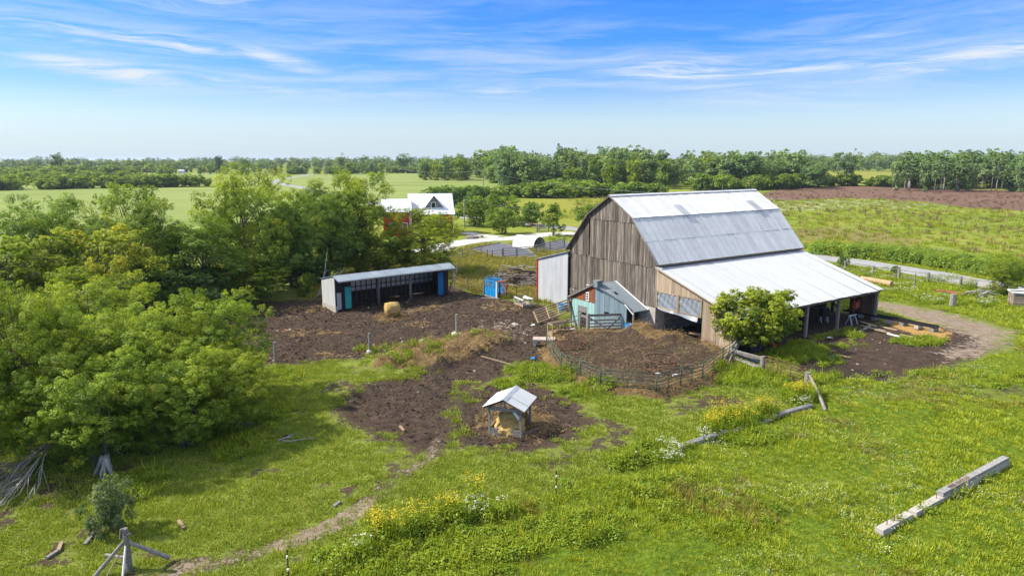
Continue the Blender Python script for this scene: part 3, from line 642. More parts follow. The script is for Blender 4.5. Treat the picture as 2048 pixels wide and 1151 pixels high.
m = MB(); m.box((20.2, -1.7, 2.2), (.05, 3.2, 4.3)); ew = m.build('end_wall', M_BROWNW, barn)
board_wall(ew, M_BROWNW, -8.25, -5.6, -.05, lambda w: leanz(w) - .16, 20.16, .26, 33)
# metal-clad annex on the left
m = MB(); m.prism([(-.2, 11.62, .1), (-.2, 16.5, .1), (-.2, 16.5, 4.28), (-.2, 11.62, 5.55)], (.05, 0, 0)); an = m.build('annex_wall', M_ANNEX, barn)
me_an = corrugated('metal_sheet', .82, 1.0, .137, .012, M_ANNEX)
for i in range(6):
    a = 11.62 + i * .8133; top = 5.55 + (4.28 - 5.55) * (a + .8 - 11.62) / 4.88
    n = 24; vs = []
    for k in range(n + 1):
        w = a + .815 * k / n; zt = 5.55 + (4.28 - 5.55) * (w - 11.62) / 4.88 - .02; xx = -.235 - .012 * math.sin(2 * math.pi * k / 4) - .006 * (i % 2)
        vs += [(xx, w, .12 + (.02 if i % 2 else 0)), (xx, w, zt)]
    mm = MB(); mm.add(vs, [(2 * k, 2 * k + 2, 2 * k + 3, 2 * k + 1) for k in range(n)]); mm.build('metal_sheet', M_ANNEX, an)
m = MB(); m.box((-.23, 16.56, 2.2), (.16, .14, 4.2)); m.build('corner_trim', M_RED, barn)
m = MB(); m.box((-.2, 14.1, .06), (.12, 4.9, .2)); m.build('sill_beam', M_GREYW, barn)
m = MB(); m.prism([(-.4, 11.55, 5.62), (-.4, 16.85, 4.26), (20.0, 16.85, 4.26), (20.0, 11.55, 5.62)], (0, 0, .06)); m.build('annex_roof', M_GALV, barn)
m = MB(); m.box((9.9, 16.5, 2.15), (19.8, .08, 4.2)); m.build('annex_side_wall', M_RED, barn)
m = MB(); m.prism([(19.8, 11.62, .1), (19.8, 16.5, .1), (19.8, 16.5, 4.2), (19.8, 11.62, 5.5)], (.05, 0, 0)); m.build('annex_rear_wall', M_ANNEX, barn)
m = MB(); m.path([(-.12, 8.6, 2.5), (-.35, 8.6, 2.5), (-.35, 8.6, 2.85), (-.35, 7.3, 2.75)], .035, 6); m.build('vent_pipe', M_WHITE, barn)

# ------------------------------------------------------------------ teal and rust milk shed against the gable
ms = thing('milk_shed', 'small shed with teal front, rusty gable and patched metal roof before the barn', 'shed', BO, BROT)
fl, wl, wc, gb = -2.5, 8.1, 4.9, -.75
rz = lambda w: 3.67 - abs(w - 4.92) * (.45 if w < 4.92 else .48)
m = MB()   # dark inner skin behind the sheets
m.prism([(fl + .1, wl - .05, gb), (fl + .1, wc, gb), (fl + .1, wc, rz(wc) - .12), (fl + .1, wl - .05, rz(wl) - .12)], (.05, 0, 0)); fw = m.build('front_wall', M_DARKIN, ms)
def siding(parent, mat, A, Bp, z0, ztop, step, name='siding_sheet', skip=None, seed=4):
    A = Vector(A); Bp = Vector(Bp); d = (Bp - A); L = d.length; d.normalize(); nrm = Vector((d.y, -d.x, 0)); n = int(L / step)
    if nrm.x > 0: nrm = -nrm
    for i in range(n):
        a = A + d * (L * i / n); b = A + d * (L * (i + 1) / n); segs = [(z0, None)]
        if skip:
            for s0, s1, zz0, zz1 in skip:
                if s0 < (i + .5) / n * L < s1: segs = ([(z0, zz0)] if zz0 > z0 + .02 else []) + [(zz1, None)]
        for sa, sb in segs:
            ta = ztop(a) if sb is None else sb; tb = ztop(b) if sb is None else sb
            if min(ta, tb) - sa < .03: continue
            m = MB(); o = nrm * (.012 * (i % 2) + .004)
            m.prism([a + o + Vector((0, 0, sa)), b + o + Vector((0, 0, sa)), b + o + Vector((0, 0, tb)), a + o + Vector((0, 0, ta))], nrm * .02); m.build(name, mat, parent)
siding(fw, M_TEAL, (fl, wl, 0), (fl, wc, 0), gb, lambda p: 1.95, .2, skip=[(1.0, 2.15, gb - .1, 1.36)])
siding(fw, M_RUST, (fl - .012, wl, 0), (fl - .012, wc, 0), 1.93, lambda p: max(1.95, rz(p.y) - .06), .3, name='rusty_sheet', skip=[(2.05, 2.4, 1.93, 2.85)])
m = MB(); m.box((fl - .03, 5.88, 2.42), (.06, .42, .8)); lv = m.build('louvre', M_WHITE, ms)
for k in range(3): mm = MB(); mm.box((fl - .065, 5.88, 2.2 + k * .21), (.02, .24, .13)); mm.build('slot', M_BLACK, lv)
m = MB(); m.box((fl - .03, 6.52, 1.10), (.04, 1.16, .5)); m.build('door_panel', M_GREYW, ms)
m = MB()
for w in (7.12, 5.93): m.box((fl - .02, w, .3), (.08, .08, 2.0))
m.box((fl - .02, 6.52, 1.38), (.08, 1.3, .07)); m.build('door_frame', M_GREYW, ms)
m = MB(); m.box((fl - .02, wl + .04, .65), (.14, .14, 2.8)); m.build('corner_post', M_BROWNW, ms)
m = MB(); m.box((fl / 2, wl - .03, .65), (-fl - .1, .06, 2.8)); m.build('side_wall', M_BROWNW, ms)
bA, bB = Vector((fl, wc, 0)), Vector((-1.5, 1.9, 0))
m = MB(); m.prism([bA + Vector((.14, 0, gb)), bB + Vector((.14, .05, gb)), bB + Vector((.14, .05, rz(1.9) - .12)), bA + Vector((.14, 0, rz(wc) - .12))], (.05, 0, 0)); bw = m.build('angled_wall', M_DARKIN, ms)
siding(bw, M_BLUEG, bA, bB, gb, lambda p: rz(p.y) - .07, .24, skip=[(1.0, 1.46, .98, 1.32)])
m = MB(); m.box((-.85, 1.85, .7), (1.2, .06, 2.2)); m.build('porch_wall', M_DARKIN, ms)
m = MB(); m.box((-1.55, 1.0, .8), (.13, .13, 2.2)); m.build('porch_post', M_GREYW, ms)
def roof_poly(name, poly, mat, lift=0.0):
    m = MB(); m.prism([Vector((a, b, rz(b) + lift)) for a, b in poly], (0, 0, .05)); return m.build(name, mat, ms)
roof_poly('left_roof', [(fl - .25, 4.92), (fl - .25, wl + .35), (-.06, wl + .35), (-.06, 4.92)], M_GREYW)
rB = roof_poly('right_roof', [(fl - .2, 4.92), (-.06, 4.92), (-.06, .72), (-1.75, .72), (-1.62, 1.93)], M_DKROOF)
def front_l(w): return fl - .2 + (-1.62 - fl + .2) * (4.92 - w) / (4.92 - 1.93) if w > 1.93 else -1.62 - .13 * (1.93 - w) / 1.21
for k in range(12):
    lx = -2.5 + k * .2; w = 4.88
    while w > .75 and front_l(w) < lx - .02: w -= .02
    w_end = .74 if front_l(1.93) < lx else w
    if 4.88 - w_end < .2: continue
    m = MB(); m.bar((lx, 4.88, rz(4.88) + .06), (lx, w_end, rz(w_end) + .06), .03, .03); m.build('rib', M_DKROOF, rB)
m = MB(); m.bar((-.10, 4.92, rz(4.92) + .05), (-.10, .72, rz(.72) + .05), .12, .08); m.build('verge_board', M_WHITE, ms)
m = MB(); m.bar((fl - .22, 4.92, rz(4.92)), (fl - .22, wl + .35, rz(wl + .35)), .06, .16); m.build('verge_board', M_GREYW, ms)
m = MB(); m.bar((fl - .19, 4.85, rz(4.85) + .01), (-1.66, 1.93, rz(1.93) + .01), .06, .10); m.build('verge_board', M_DKROOF, ms)
m = MB(); m.box((fl + .1, 4.7, rz(4.7) + .16), (.6, .6, .6)); m.build('roof_cowl', pm('dull_cowl', (.15, .20, .20), (.22, .27, .27), 3), ms)
m = MB(); m.box((-1.5, 3.3, rz(3.3) + .065), (.26, .42, .03), Matrix.Rotation(.42, 3, 'X')); m.build('roof_hole', M_BLACK, ms)
m = MB(); m.bar((-1.72, 1.95, rz(1.95) - .05), (-1.72, .85, rz(.8) - .25), .10, .05); m.build('hanging_board', M_WHITE, ms)
# ------------------------------------------------------------------ vegetation
def leaf_mesh(name, P, N, size, tint, mat, asp=.62, fold=.25):
    """kite-shaped leaves: P positions (n,3), N facing (n,3), size (n,), tint (n,2)"""
    n = len(P); rs = np.random.RandomState(n % 9973)
    N = N / (np.linalg.norm(N, axis=1, keepdims=True) + 1e-9)
    A = rs.normal(size=(n, 3)); A -= N * (A * N).sum(1, keepdims=True); A /= np.linalg.norm(A, axis=1, keepdims=True) + 1e-9
    Bv = np.cross(N, A); s = size[:, None]
    v = np.empty((n, 4, 3), np.float32)
    v[:, 0] = P - A * s * .5; v[:, 1] = P + Bv * s * asp * .5 + N * s * fold * .3; v[:, 2] = P + A * s * .5 - N * s * fold * .4; v[:, 3] = P - Bv * s * asp * .5 + N * s * fold * .3
    return quads(name, v, tint, mat)
def quads(name, v, tint, mat):
    n = len(v); me = bpy.data.meshes.new(name)
    me.vertices.add(n * 4); me.vertices.foreach_set('co', np.asarray(v, np.float32).ravel())
    me.loops.add(n * 4); me.loops.foreach_set('vertex_index', np.arange(n * 4, dtype=np.int32))
    me.polygons.add(n); me.polygons.foreach_set('loop_start', (np.arange(n) * 4).astype(np.int32)); me.update(calc_edges=True)
    at = me.attributes.new('tint', 'FLOAT_COLOR', 'FACE')
    c = np.ones((n, 4), np.float32); c[:, 0] = tint[:, 0]; c[:, 1] = tint[:, 1]; at.data.foreach_set('color', c.ravel())
    me.materials.append(mat); return me
def tree_meshes(key, seed, ht, rad, base, ncl, nlf, lsz, mat, shape='round', stems=1, clr=(.5, .95), flat=.75, bark=None, trunk_r=.16, inner=.35):
    """crown from many leafy branch ends; trunk with limbs reaching into them"""
    rs = np.random.RandomState(seed); zc = base + (ht - base) * (.5 if shape != 'cone' else .42)
    rz_ = (ht - base) / 2; C = []; RC = []
    lob = rs.normal(size=(7, 3)); lob /= np.linalg.norm(lob, axis=1, keepdims=True); lw2 = rs.uniform(-.28, .30, 7)
    while len(C) < ncl:
        d = rs.normal(size=3); d /= np.linalg.norm(d)
        r = 1 - (1 - inner) * rs.rand() ** 2.2 if rs.rand() < .8 else rs.uniform(inner, .8)
        bump = 1 + (lw2 * np.clip((lob @ d - .55) / .45, 0, 1)).sum()
        p = d * r * bump
        x, y, z = p[0] * rad, p[1] * rad, zc + p[2] * rz_
        if shape == 'cone': k = 1 - .62 * max(0, (z - base) / (ht - base)); x *= k * 1.25; y *= k * 1.25
        if shape == 'bush' and z < base: z = base + abs(z - base) * .5
        rc = rs.uniform(*clr) * (.8 + .4 * rs.rand())
        if z + rc * flat > ht * 1.04 or z - rc * .3 < base * .3: continue
        C.append((x, y, z)); RC.append(rc)
    C = np.array(C); RC = np.array(RC); per = np.maximum(30, (nlf * RC ** 2 / (RC ** 2).sum())).astype(int)
    P = []; N = []; T = []
    for c, rc, k in zip(C, RC, per):
        d = rs.normal(size=(k, 3)); d[:, 2] += .35; d /= np.linalg.norm(d, axis=1, keepdims=True)
        rr = rc * (.35 + .70 * rs.rand(k) ** .6)[:, None] * np.array([1, 1, flat]); 
        # finger-like sprays: pull leaves towards a few spokes
        sp = rs.normal(size=(9, 3)); sp[:, 2] += .2; sp /= np.linalg.norm(sp, axis=1, keepdims=True)
        j = np.argmax(d @ sp.T, 1); d2 = d * .55 + sp[j] * .45
        P.append(c + d2 * rr * 1.12); out = (c - np.array([0, 0, zc])) / max(rad, 1)
        N.append(d * .7 + np.array([0, 0, .75]) + out * .3 + rs.normal(size=(k, 3)) * .45)
        ct = rs.uniform(.0, 1.0); cy_ = rs.rand()
        T.append(np.stack([np.clip(ct + rs.normal(size=k) * .2 + d[:, 2] * .12, 0, 1), np.clip(cy_ * .75 + rs.rand(k) * .3, 0, 1)], 1))
    P = np.concatenate(P); N = np.concatenate(N); T = np.concatenate(T)
    crown = leaf_mesh('crown', P, N, lsz * rs.uniform(.5, 1.0, len(P)) ** 1.5 * 1.55, T, mat)
    b = MB(); r = random.Random(seed)
    for s in range(stems):
        a = 2 * math.pi * s / stems + r.uniform(-.4, .4); lean = (.0 if stems == 1 else rad * .28)
        top = Vector((math.cos(a) * lean, math.sin(a) * lean, base + (ht - base) * .62)); foot = Vector((math.cos(a), math.sin(a), 0)) * (trunk_r * 1.2 if stems > 1 else 0)
        foot.z = -.25; tr = trunk_r * (1 if stems == 1 else .75)
        pts = [foot.lerp(top, t) + Vector((r.uniform(-.12, .12), r.uniform(-.12, .12), 0)) * (t > 0) for t in (0, .2, .45, .75, 1)]
        b.path(pts, [tr * 1.35, tr, tr * .8, tr * .5, tr * .25], 7)
        idx = [i for i in range(len(C)) if i % stems == s]; r.shuffle(idx)
        for i in idx[:max(6, 26 // stems)]:
            q = pts[2].lerp(pts[4], r.uniform(0, .9)) if C[i][2] > pts[2].z else pts[1].lerp(pts[2], r.random()); e = Vector(C[i]); mid = q.lerp(e, .5) + Vector((r.uniform(-.2, .2), r.uniform(-.2, .2), r.uniform(-.1, .25)))
            b.path([q, mid, e], [tr * .36, tr * .22, tr * .07], 5, cap=False)
    trunk = b.mesh('trunk', bark or M_BARK, smooth=True)
    return dict(crown=crown, trunk=trunk, ht=ht, rad=rad, wid=float(np.percentile(np.abs(P[:, :2]).max(1), 99)))
TV = {}
for i in range(4): TV['maple%d' % i] = tree_meshes('m', 40 + i, 9.0, 3.6, .35, 155, 84000, .102, L_NEAR, stems=(1, 2, 3, 1)[i], trunk_r=.2, clr=(.45, .95))
for i in range(2): TV['bush%d' % i] = tree_meshes('b', 60 + i, 4.0, 2.5, .15, 80, 16000, .14, L_NEAR, 'bush', stems=4, trunk_r=.08, clr=(.32, .62))
TV['round0'] = tree_meshes('r', 77, 5.0, 3.0, .55, 150, 42000, .14, L_BRIGHT, 'round', stems=4, trunk_r=.12, clr=(.38, .68), inner=.5)
TV['oval0'] = tree_meshes('o', 71, 8.0, 2.3, 1.2, 60, 9000, .20, L_MID, 'cone', trunk_r=.14, clr=(.4, .75))
TV['open0'] = tree_meshes('p', 72, 9.0, 3.4, 2.6, 46, 8000, .22, L_YEL, stems=2, trunk_r=.17, clr=(.4, .85), inner=.2)
for i in range(4): TV['far%d' % i] = tree_meshes('f', 80 + i, 15.0, (4.2, 3.2, 4.6, 3.6)[i], (1.2, .6, 2.0, .8)[i], 50, 3400, .62, (L_FAR, L_MID, L_FAR, L_NEAR)[i], ('round', 'cone', 'round', 'round')[i], trunk_r=.22, clr=(.9, 1.7))
for i in range(2): TV['birch%d' % i] = tree_meshes('w', 90 + i, 16.0, 2.5, 5.0, 34, 1900, .62, L_FAR, trunk_r=.17, clr=(.7, 1.2), bark=M_DEADW)
for i in range(2): TV['farbush%d' % i] = tree_meshes('g', 95 + i, 5.0, 3.4, .1, 40, 2600, .48, L_MID, 'bush', stems=3, trunk_r=.1, clr=(.6, 1.1))
def set_mat(o, m):
    o.material_slots[0].link = 'OBJECT'; o.material_slots[0].material = m
def tree(name, label, x, y, ht, wid, key, mat=None, group=None, rz=None, cat='tree', z=None):
    T = TV[key]; t = thing(name, label, cat, (x, y, gz1(x, y) if z is None else z), rng.uniform(0, 6.28) if rz is None else rz, group)
    s = wid / (2 * T['wid']); t.scale = (s, s, ht / T['ht'])
    mk('trunk', T['trunk'], t); c = mk('crown', T['crown'], t)
    if mat: set_mat(c, mat)
    return t
def ptree(name, label, u, vb, vt, wpx, key, mat=None, group=None, cat='tree', rz=None):
    x, y = G(u, vb); return tree(name, label, x, y, zat(y, vt), wpx * depth(y, 3) / F, key, mat, group, rz, cat)
# the copse on the left, front to back
for a in (
 ('maple_tree', 'yellow-green maple at the left edge of the near thicket', 60, 900, 560, 250, 'maple0', L_NEAR),
 ('maple_tree', 'upright maple inside the left half of the near thicket', 125, 850, 572, 210, 'maple2', L_NEAR),
 ('maple_tree', 'upright maple inside the right half of the near thicket', 350, 800, 596, 170, 'maple1', L_NEAR),
 ('maple_tree', 'maple with splayed grey roots, nearest of the thicket', 200, 930, 690, 230, 'maple1', L_NEAR),
 ('maple_tree', 'bushy maple filling the middle of the near thicket', 290, 850, 606, 230, 'maple2', L_NEAR),
 ('maple_tree', 'bright green rounded maple at the right end of the near thicket', 430, 800, 583, 225, 'maple3', L_NEAR),
 ('maple_tree', 'low maple at the right foot of the near thicket beside the lone post', 472, 855, 690, 180, 'maple0', L_NEAR),
 ('maple_tree', 'broad maple behind the near thicket, level with its top', 190, 760, 545, 250, 'maple3', L_NEAR),
 ('maple_tree', 'dense maple low in the right of the near thicket', 375, 890, 690, 205, 'maple2', L_NEAR),
 ('maple_tree', 'maple with low boughs over the fallen grey branches', -20, 950, 690, 230, 'maple3', L_NEAR),
 ('maple_tree', 'yellowing maple at the left edge, upper row', 60, 690, 440, 240, 'open0', L_YEL),
 ('maple_tree', 'yellowing maple with a bare leaning trunk showing', 225, 665, 432, 190, 'open0', L_YEL),
 ('maple_tree', 'small bright yellow maple between the two thicket rows', 245, 690, 490, 90, 'open0', L_YEL),
 ('shrub', 'grey-green shrub at the far left edge', 10, 640, 520, 150, 'bush1', L_GREYG),
 ('maple_tree', 'dark maple against the hay field, far left of the copse', 110, 620, 383, 180, 'maple1', L_MID),
 ('maple_tree', 'tall open maple against the hay field, second in the copse', 290, 620, 366, 200, 'maple0', L_MID),
 ('maple_tree', 'dark maple in the shaded heart of the copse', 395, 612, 425, 190, 'maple2', L_MID),
 ('maple_tree', 'tall light green maple in the middle of the copse', 500, 590, 336, 205, 'maple3', L_NEAR),
 ('maple_tree', 'maple behind the low bright shrub', 590, 575, 375, 175, 'maple1', L_MID),
 ('maple_tree', 'tall maple left of the red house', 716, 548, 343, 192, 'maple0', L_NEAR),
 ('maple_tree', 'slim maple left of the tall one by the red house', 650, 560, 372, 170, 'maple2', L_MID),
 ('maple_tree', 'leafy maple in front of the red house', 850, 545, 416, 172, 'maple0', L_NEAR),
 ('shrub', 'bright green shrub along the back of the run-in shed', 765, 548, 470, 150, 'bush0', L_BRIGHT),
 ('shrub', 'wide bright green shrub at the back of the mud yard', 495, 604, 522, 180, 'bush0', L_BRIGHT),
 ('shrub', 'small bright shrub by the left end of the run-in shed', 614, 592, 545, 46, 'bush1', L_BRIGHT),
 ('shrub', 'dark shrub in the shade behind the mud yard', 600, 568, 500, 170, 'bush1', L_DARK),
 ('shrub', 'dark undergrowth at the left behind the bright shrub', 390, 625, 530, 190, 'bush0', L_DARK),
 ('maple_tree', 'round leafy maple in front of the open lean-to', 1510, 704, 576, 196, 'round0', L_BRIGHT),
 ('shrub', 'grey-green sapling behind the corner fence post', 226, 1062, 950, 108, 'bush1', L_GREYG),
 ('roadside_tree', 'bright green tree beside the road at the right edge', 2012, 592, 512, 84, 'maple3', L_BRIGHT),
 ('shrub', 'dark round shrub on the lawn beside the driveway', 1008, 467, 412, 70, 'bush0', L_MID),
 ('young_tree', 'small upright tree beside the driveway gate', 1106, 471, 394, 46, 'oval0', L_MID),
 ('shrub', 'tall shrub on the lawn edge right of the round one', 1062, 452, 402, 70, 'bush1', L_MID),
 ('shrub', 'broad hedge shrub right of the red house', 945, 452, 392, 90, 'bush0', L_MID),
 ('shrub', 'tall shrub behind the pole nearest the house', 1000, 440, 386, 90, 'bush1', L_MID),
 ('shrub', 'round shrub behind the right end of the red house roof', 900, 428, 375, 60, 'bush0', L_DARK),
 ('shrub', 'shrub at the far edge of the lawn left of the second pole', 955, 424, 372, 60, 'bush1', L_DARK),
 ('shrub', 'low shrub at the near bend of the road', 1180, 455, 408, 60, 'bush0', L_MID),
 ('shrub', 'lone shrub standing at the near edge of the road', 1686, 534, 508, 28, 'bush1', L_MID),
 ('shrub', 'thin sapling on the roadside fence', 1789, 548, 530, 18, 'bush0', L_MID),
 ('far_tree', 'lone tall dark tree above the far left treeline', 437, 347, 303, 26, 'far1', L_DARK),
 ('far_tree', 'broad dark tree right of the lone tall one on the left', 492, 350, 315, 22, 'far0', L_DARK),
 ('far_tree', 'dark tree standing out of the bushes on the far left', 118, 352, 306, 26, 'far2', L_DARK),
 ('far_tree', 'tall dark tree left of the wooded hill', 806, 344, 307, 34, 'far0', L_DARK),
 ('far_tree', 'slim light tree at the centre of the far treeline', 684, 345, 306, 20, 'far3', L_FAR),
 ('far_tree', 'tree with airy crown rising above the wood behind the hedge', 1120, 372, 289, 28, 'far2', L_DARK),
 ('far_tree', 'dark pointed tree beside the airy one above the wood', 1138, 372, 300, 30, 'far1', L_DARK),
 ('far_tree', 'tall flat-topped tree standing alone in front of the gold strip', 1692, 372, 296, 56, 'open0', L_FAR),
 ('far_tree', 'leafy oak on the wooded rise left of the hedge', 1015, 366, 291, 50, 'far0', L_MID),
 ('far_tree', 'round oak in front of the wooded rise', 985, 366, 300, 44, 'far3', L_MID),
): ptree(*a[:7], a[7], cat='shrub' if 'shrub' in a[0] else 'tree')
# birch-stemmed front row of the right-hand wood: stems one can tell apart
for i in range(46):
    u = 1790 + i * 6.7 + rng.uniform(-9, 9); vb = 380 + rng.uniform(-5, 4)
    ptree('birch_tree', 'pale-stemmed tree in the front row of the right-hand wood', u, vb, rng.uniform(299, 330), rng.uniform(16, 42), ('birch0', 'birch1', 'birch0', 'far3')[rng.randrange(4)], L_FAR, 'front row of pale-stemmed trees at the right')

# instanced stuff: points carry turn, size and which variant
def variants(name, meshes):
    c = bpy.data.collections.new(name)
    for i, me in enumerate(meshes):
        o = bpy.data.objects.new('%s_%02d' % (name, i), me); c.objects.link(o)
    return c
def scatter(name, label, cat, pts, scl, coll, nvar, rs, tilt=0.0, sz=None):
    n = len(pts); me = bpy.data.meshes.new(name); me.vertices.add(n); me.vertices.foreach_set('co', np.asarray(pts, np.float32).ravel())
    a = me.attributes.new('turn', 'FLOAT_VECTOR', 'POINT'); e = np.stack([rs.normal(size=n) * tilt, rs.normal(size=n) * tilt, rs.rand(n) * 6.283], 1); a.data.foreach_set('vector', e.astype(np.float32).ravel())
    a = me.attributes.new('size', 'FLOAT_VECTOR', 'POINT'); s3 = np.stack([scl, scl, scl if sz is None else sz], 1); a.data.foreach_set('vector', s3.astype(np.float32).ravel())
    a = me.attributes.new('pick', 'INT', 'POINT'); a.data.foreach_set('value', rs.randint(0, nvar, n).astype(np.int32))
    o = mk(name, me); tag(o, label, cat, kind='stuff')
    g = bpy.data.node_groups.new(name, 'GeometryNodeTree')
    g.interface.new_socket('Geometry', in_out='INPUT', socket_type='NodeSocketGeometry'); g.interface.new_socket('Geometry', in_out='OUTPUT', socket_type='NodeSocketGeometry')
    gi = g.nodes.new('NodeGroupInput'); go = g.nodes.new('NodeGroupOutput'); ip = g.nodes.new('GeometryNodeInstanceOnPoints')
    ci = g.nodes.new('GeometryNodeCollectionInfo'); ci.inputs['Collection'].default_value = coll; ci.inputs['Separate Children'].default_value = True; ci.inputs['Reset Children'].default_value = True
    def na(nm, dt):
        q = g.nodes.new('GeometryNodeInputNamedAttribute'); q.data_type = dt; q.inputs['Name'].default_value = nm; return q.outputs['Attribute']
    g.links.new(gi.outputs[0], ip.inputs['Points']); g.links.new(ci.outputs[0], ip.inputs['Instance']); ip.inputs['Pick Instance'].default_value = True
    g.links.new(na('pick', 'INT'), ip.inputs['Instance Index'])
    er = g.nodes.new('FunctionNodeEulerToRotation'); g.links.new(na('turn', 'FLOAT_VECTOR'), er.inputs[0]); g.links.new(er.outputs[0], ip.inputs['Rotation'])
    g.links.new(na('size', 'FLOAT_VECTOR'), ip.inputs['Scale']); g.links.new(ip.outputs[0], go.inputs[0])
    md = o.modifiers.new('scatter', 'NODES'); md.node_group = g
    return o
def blades(seed, n, h, spread, wid, mat, lean=.5, broad=0):
    rs = np.random.RandomState(seed); v = np.empty((n, 4, 3)); 
    a = rs.rand(n) * 6.283; r = spread * np.sqrt(rs.rand(n)); bx, by = r * np.cos(a), r * np.sin(a)
    hh = h * rs.uniform(.55, 1.15, n); la = a + rs.normal(size=n) * .7; lx, ly = np.cos(la) * hh * lean * rs.rand(n), np.sin(la) * hh * lean * rs.rand(n)
    px, py = -np.sin(la) * wid, np.cos(la) * wid
    v[:, 0] = np.stack([bx - px * .5, by - py * .5, np.full(n, -.05)], 1); v[:, 1] = np.stack([bx + px * .5, by + py * .5, np.full(n, -.05)], 1)
    v[:, 2] = np.stack([bx + lx + px * .30, by + ly + py * .30, hh], 1); v[:, 3] = np.stack([bx + lx - px * .30, by + ly - py * .30, hh], 1)
    ct = rs.rand(); return quads('blades', v, np.stack([np.clip(ct * .5 + rs.rand(n) * .6, 0, 1), np.clip(rs.rand(n) * .6 + ct * .4, 0, 1)], 1), mat)
def herb(seed, n, rad, h, lsz, mat, low=.3):
    rs = np.random.RandomState(seed); P = rs.normal(size=(n, 3)); P /= np.linalg.norm(P, axis=1, keepdims=True); P[:, 2] = np.abs(P[:, 2]); P *= (.5 + .5 * rs.rand(n))[:, None]
    N = P + np.array([0, 0, .8]) + rs.normal(size=(n, 3)) * .4; P = P * np.array([rad, rad, h]); 
    return leaf_mesh('leaves', P, N, lsz * rs.uniform(.6, 1.4, n), np.stack([np.clip(rs.rand() * .5 + rs.rand(n) * .55, 0, 1), rs.rand(n)], 1), mat)
def join_mesh(name, parts):
    """join several one-material meshes into one"""
    b = bmesh.new(); mats = []
    lay = None
    V = []; Fm = []; Tn = []; off = 0; q = []
    for me in parts:
        n = len(me.polygons); co = np.empty(len(me.vertices) * 3, np.float32); me.vertices.foreach_get('co', co); V.append(co.reshape(-1, 4, 3)); Fm += [len(mats)] * n; mats.append(me.materials[0])
        c = np.empty(n * 4, np.float32); me.attributes['tint'].data.foreach_get('color', c); Tn.append(c.reshape(-1, 4)[:, :2])
    b.free(); o = quads(name, np.concatenate(V), np.concatenate(Tn), mats[0])
    for m_ in mats[1:]: o.materials.append(m_)
    o.polygons.foreach_set('material_index', Fm); return o
def flower_plant(seed, stems, h, spread, head_mat, head_n, head_r, head_sz, flat=.3, leaf=None):
    rs = np.random.RandomState(seed); st = blades(seed, stems * 3, h * .85, spread, .03, leaf or L_WEED, .35); lf = herb(seed + 1, stems * 6, spread * 1.2, h * .7, .11, leaf or L_WEED)
    P = []; 
    for s in range(stems):
        a = rs.rand() * 6.283; r = spread * 1.15 * math.sqrt(rs.rand()); c = np.array([r * math.cos(a), r * math.sin(a), h * rs.uniform(.8, 1.1)])
        P.append(c + rs.normal(size=(head_n, 3)) * np.array([head_r, head_r, head_r * flat]))
    P = np.concatenate(P); n = len(P); hd = leaf_mesh('heads', P, np.tile([0, 0, 1.], (n, 1)) + rs.normal(size=(n, 3)) * .35, head_sz * rs.uniform(.7, 1.3, n), rs.rand(n, 2), head_mat, asp=.9)
    return join_mesh('plant', [st, lf, hd])
V_SHORT = variants('short_tuft', [blades(100 + i, 18, .075, .20, .030, L_SHORT, 1.3) for i in range(5)])
V_LUSH = variants('lush_tuft', [blades(110 + i, 26, .17, .24, .030, L_GRASS, 1.3) for i in range(4)] + [herb(120 + i, 46, .26, .14, .07, L_WEED) for i in range(4)])
V_WEED = variants('weed_clump', [herb(130 + i, 100, .44, .42, .11, L_WEED) for i in range(3)] + [join_mesh('w', [herb(135 + i, 70, .42, .42, .11, L_WEED), blades(140 + i, 22, .5, .34, .03, L_GRASS, .7)]) for i in range(2)])
V_CLOVER = variants('clover_heads', [leaf_mesh('h', np.random.RandomState(i).rand(9, 3) * np.array([.8, .8, .06]) + np.array([-.4, -.4, .27]), np.tile([0, 0, 1.], (9, 1)) + np.random.RandomState(i).normal(size=(9, 3)) * .3, np.full(9, .036), np.random.RandomState(i).rand(9, 2), L_WHITEF, asp=.9) for i in range(4)])
V_GOLD = variants('goldenrod', [flower_plant(150 + i, 7, .95, .36, L_GOLD, 8, .08, .055, 1.0) for i in range(4)])
V_LACE = variants('white_umbels', [flower_plant(160 + i, 5, .7, .36, L_WHITEF, 8, .05, .05, .15) for i in range(4)])
V_PURP = variants('purple_spikes', [flower_plant(170 + i, 9, 1.25, .42, L_PURP, 26, .10, .12, 2.2, L_BROWN if i == 2 else L_MID) for i in range(3)])
V_SEED = variants('seeding_grass', [join_mesh('s', [blades(180 + i, 24, .45, .34, .03, L_BROWN, .9), blades(184 + i, 30, .34, .36, .034, L_GRASS, .9)]) for i in range(3)])
V_STRAW = variants('straw_wisps', [leaf_mesh('straw', np.random.RandomState(190 + i).normal(size=(22, 3)) * np.array([.2, .2, .035]) + np.array([0, 0, .03]), np.tile([0, 0, 1.], (22, 1)) + np.random.RandomState(195 + i).normal(size=(22, 3)) * .35, np.random.RandomState(i).uniform(.07, .19, 22), np.random.RandomState(i).rand(22, 2), L_STRAW, asp=.12, fold=.05) for i in range(4)])
rs = np.random.RandomState(5)
def in_zone(n, box, test):
    x = rs.uniform(box[0], box[1], n); y = rs.uniform(box[2], box[3], n); k = test(x, y); return x[k], y[k]
def zpts(x, y, dz=0.0): return np.stack([x, y, gz(x, y) + dz], 1)
def frus(x, y, m=1.2): return (np.abs(x) < (y * CP + 3.5) * (1024 / F) * m)      # keep to what the photograph could see, with a margin
bare = lambda x, y: np.maximum.reduce([sdf(x, y, Z[k]) for k in ('yard', 'passage', 'trod', 'straw_heap', 'corral', 'dark_yard', 'barn_floor', 'apron', 'lane')])
blot = lambda x, y: (vn(x, y, 1.3, 20) + vn(x, y, .5, 21)) / 2
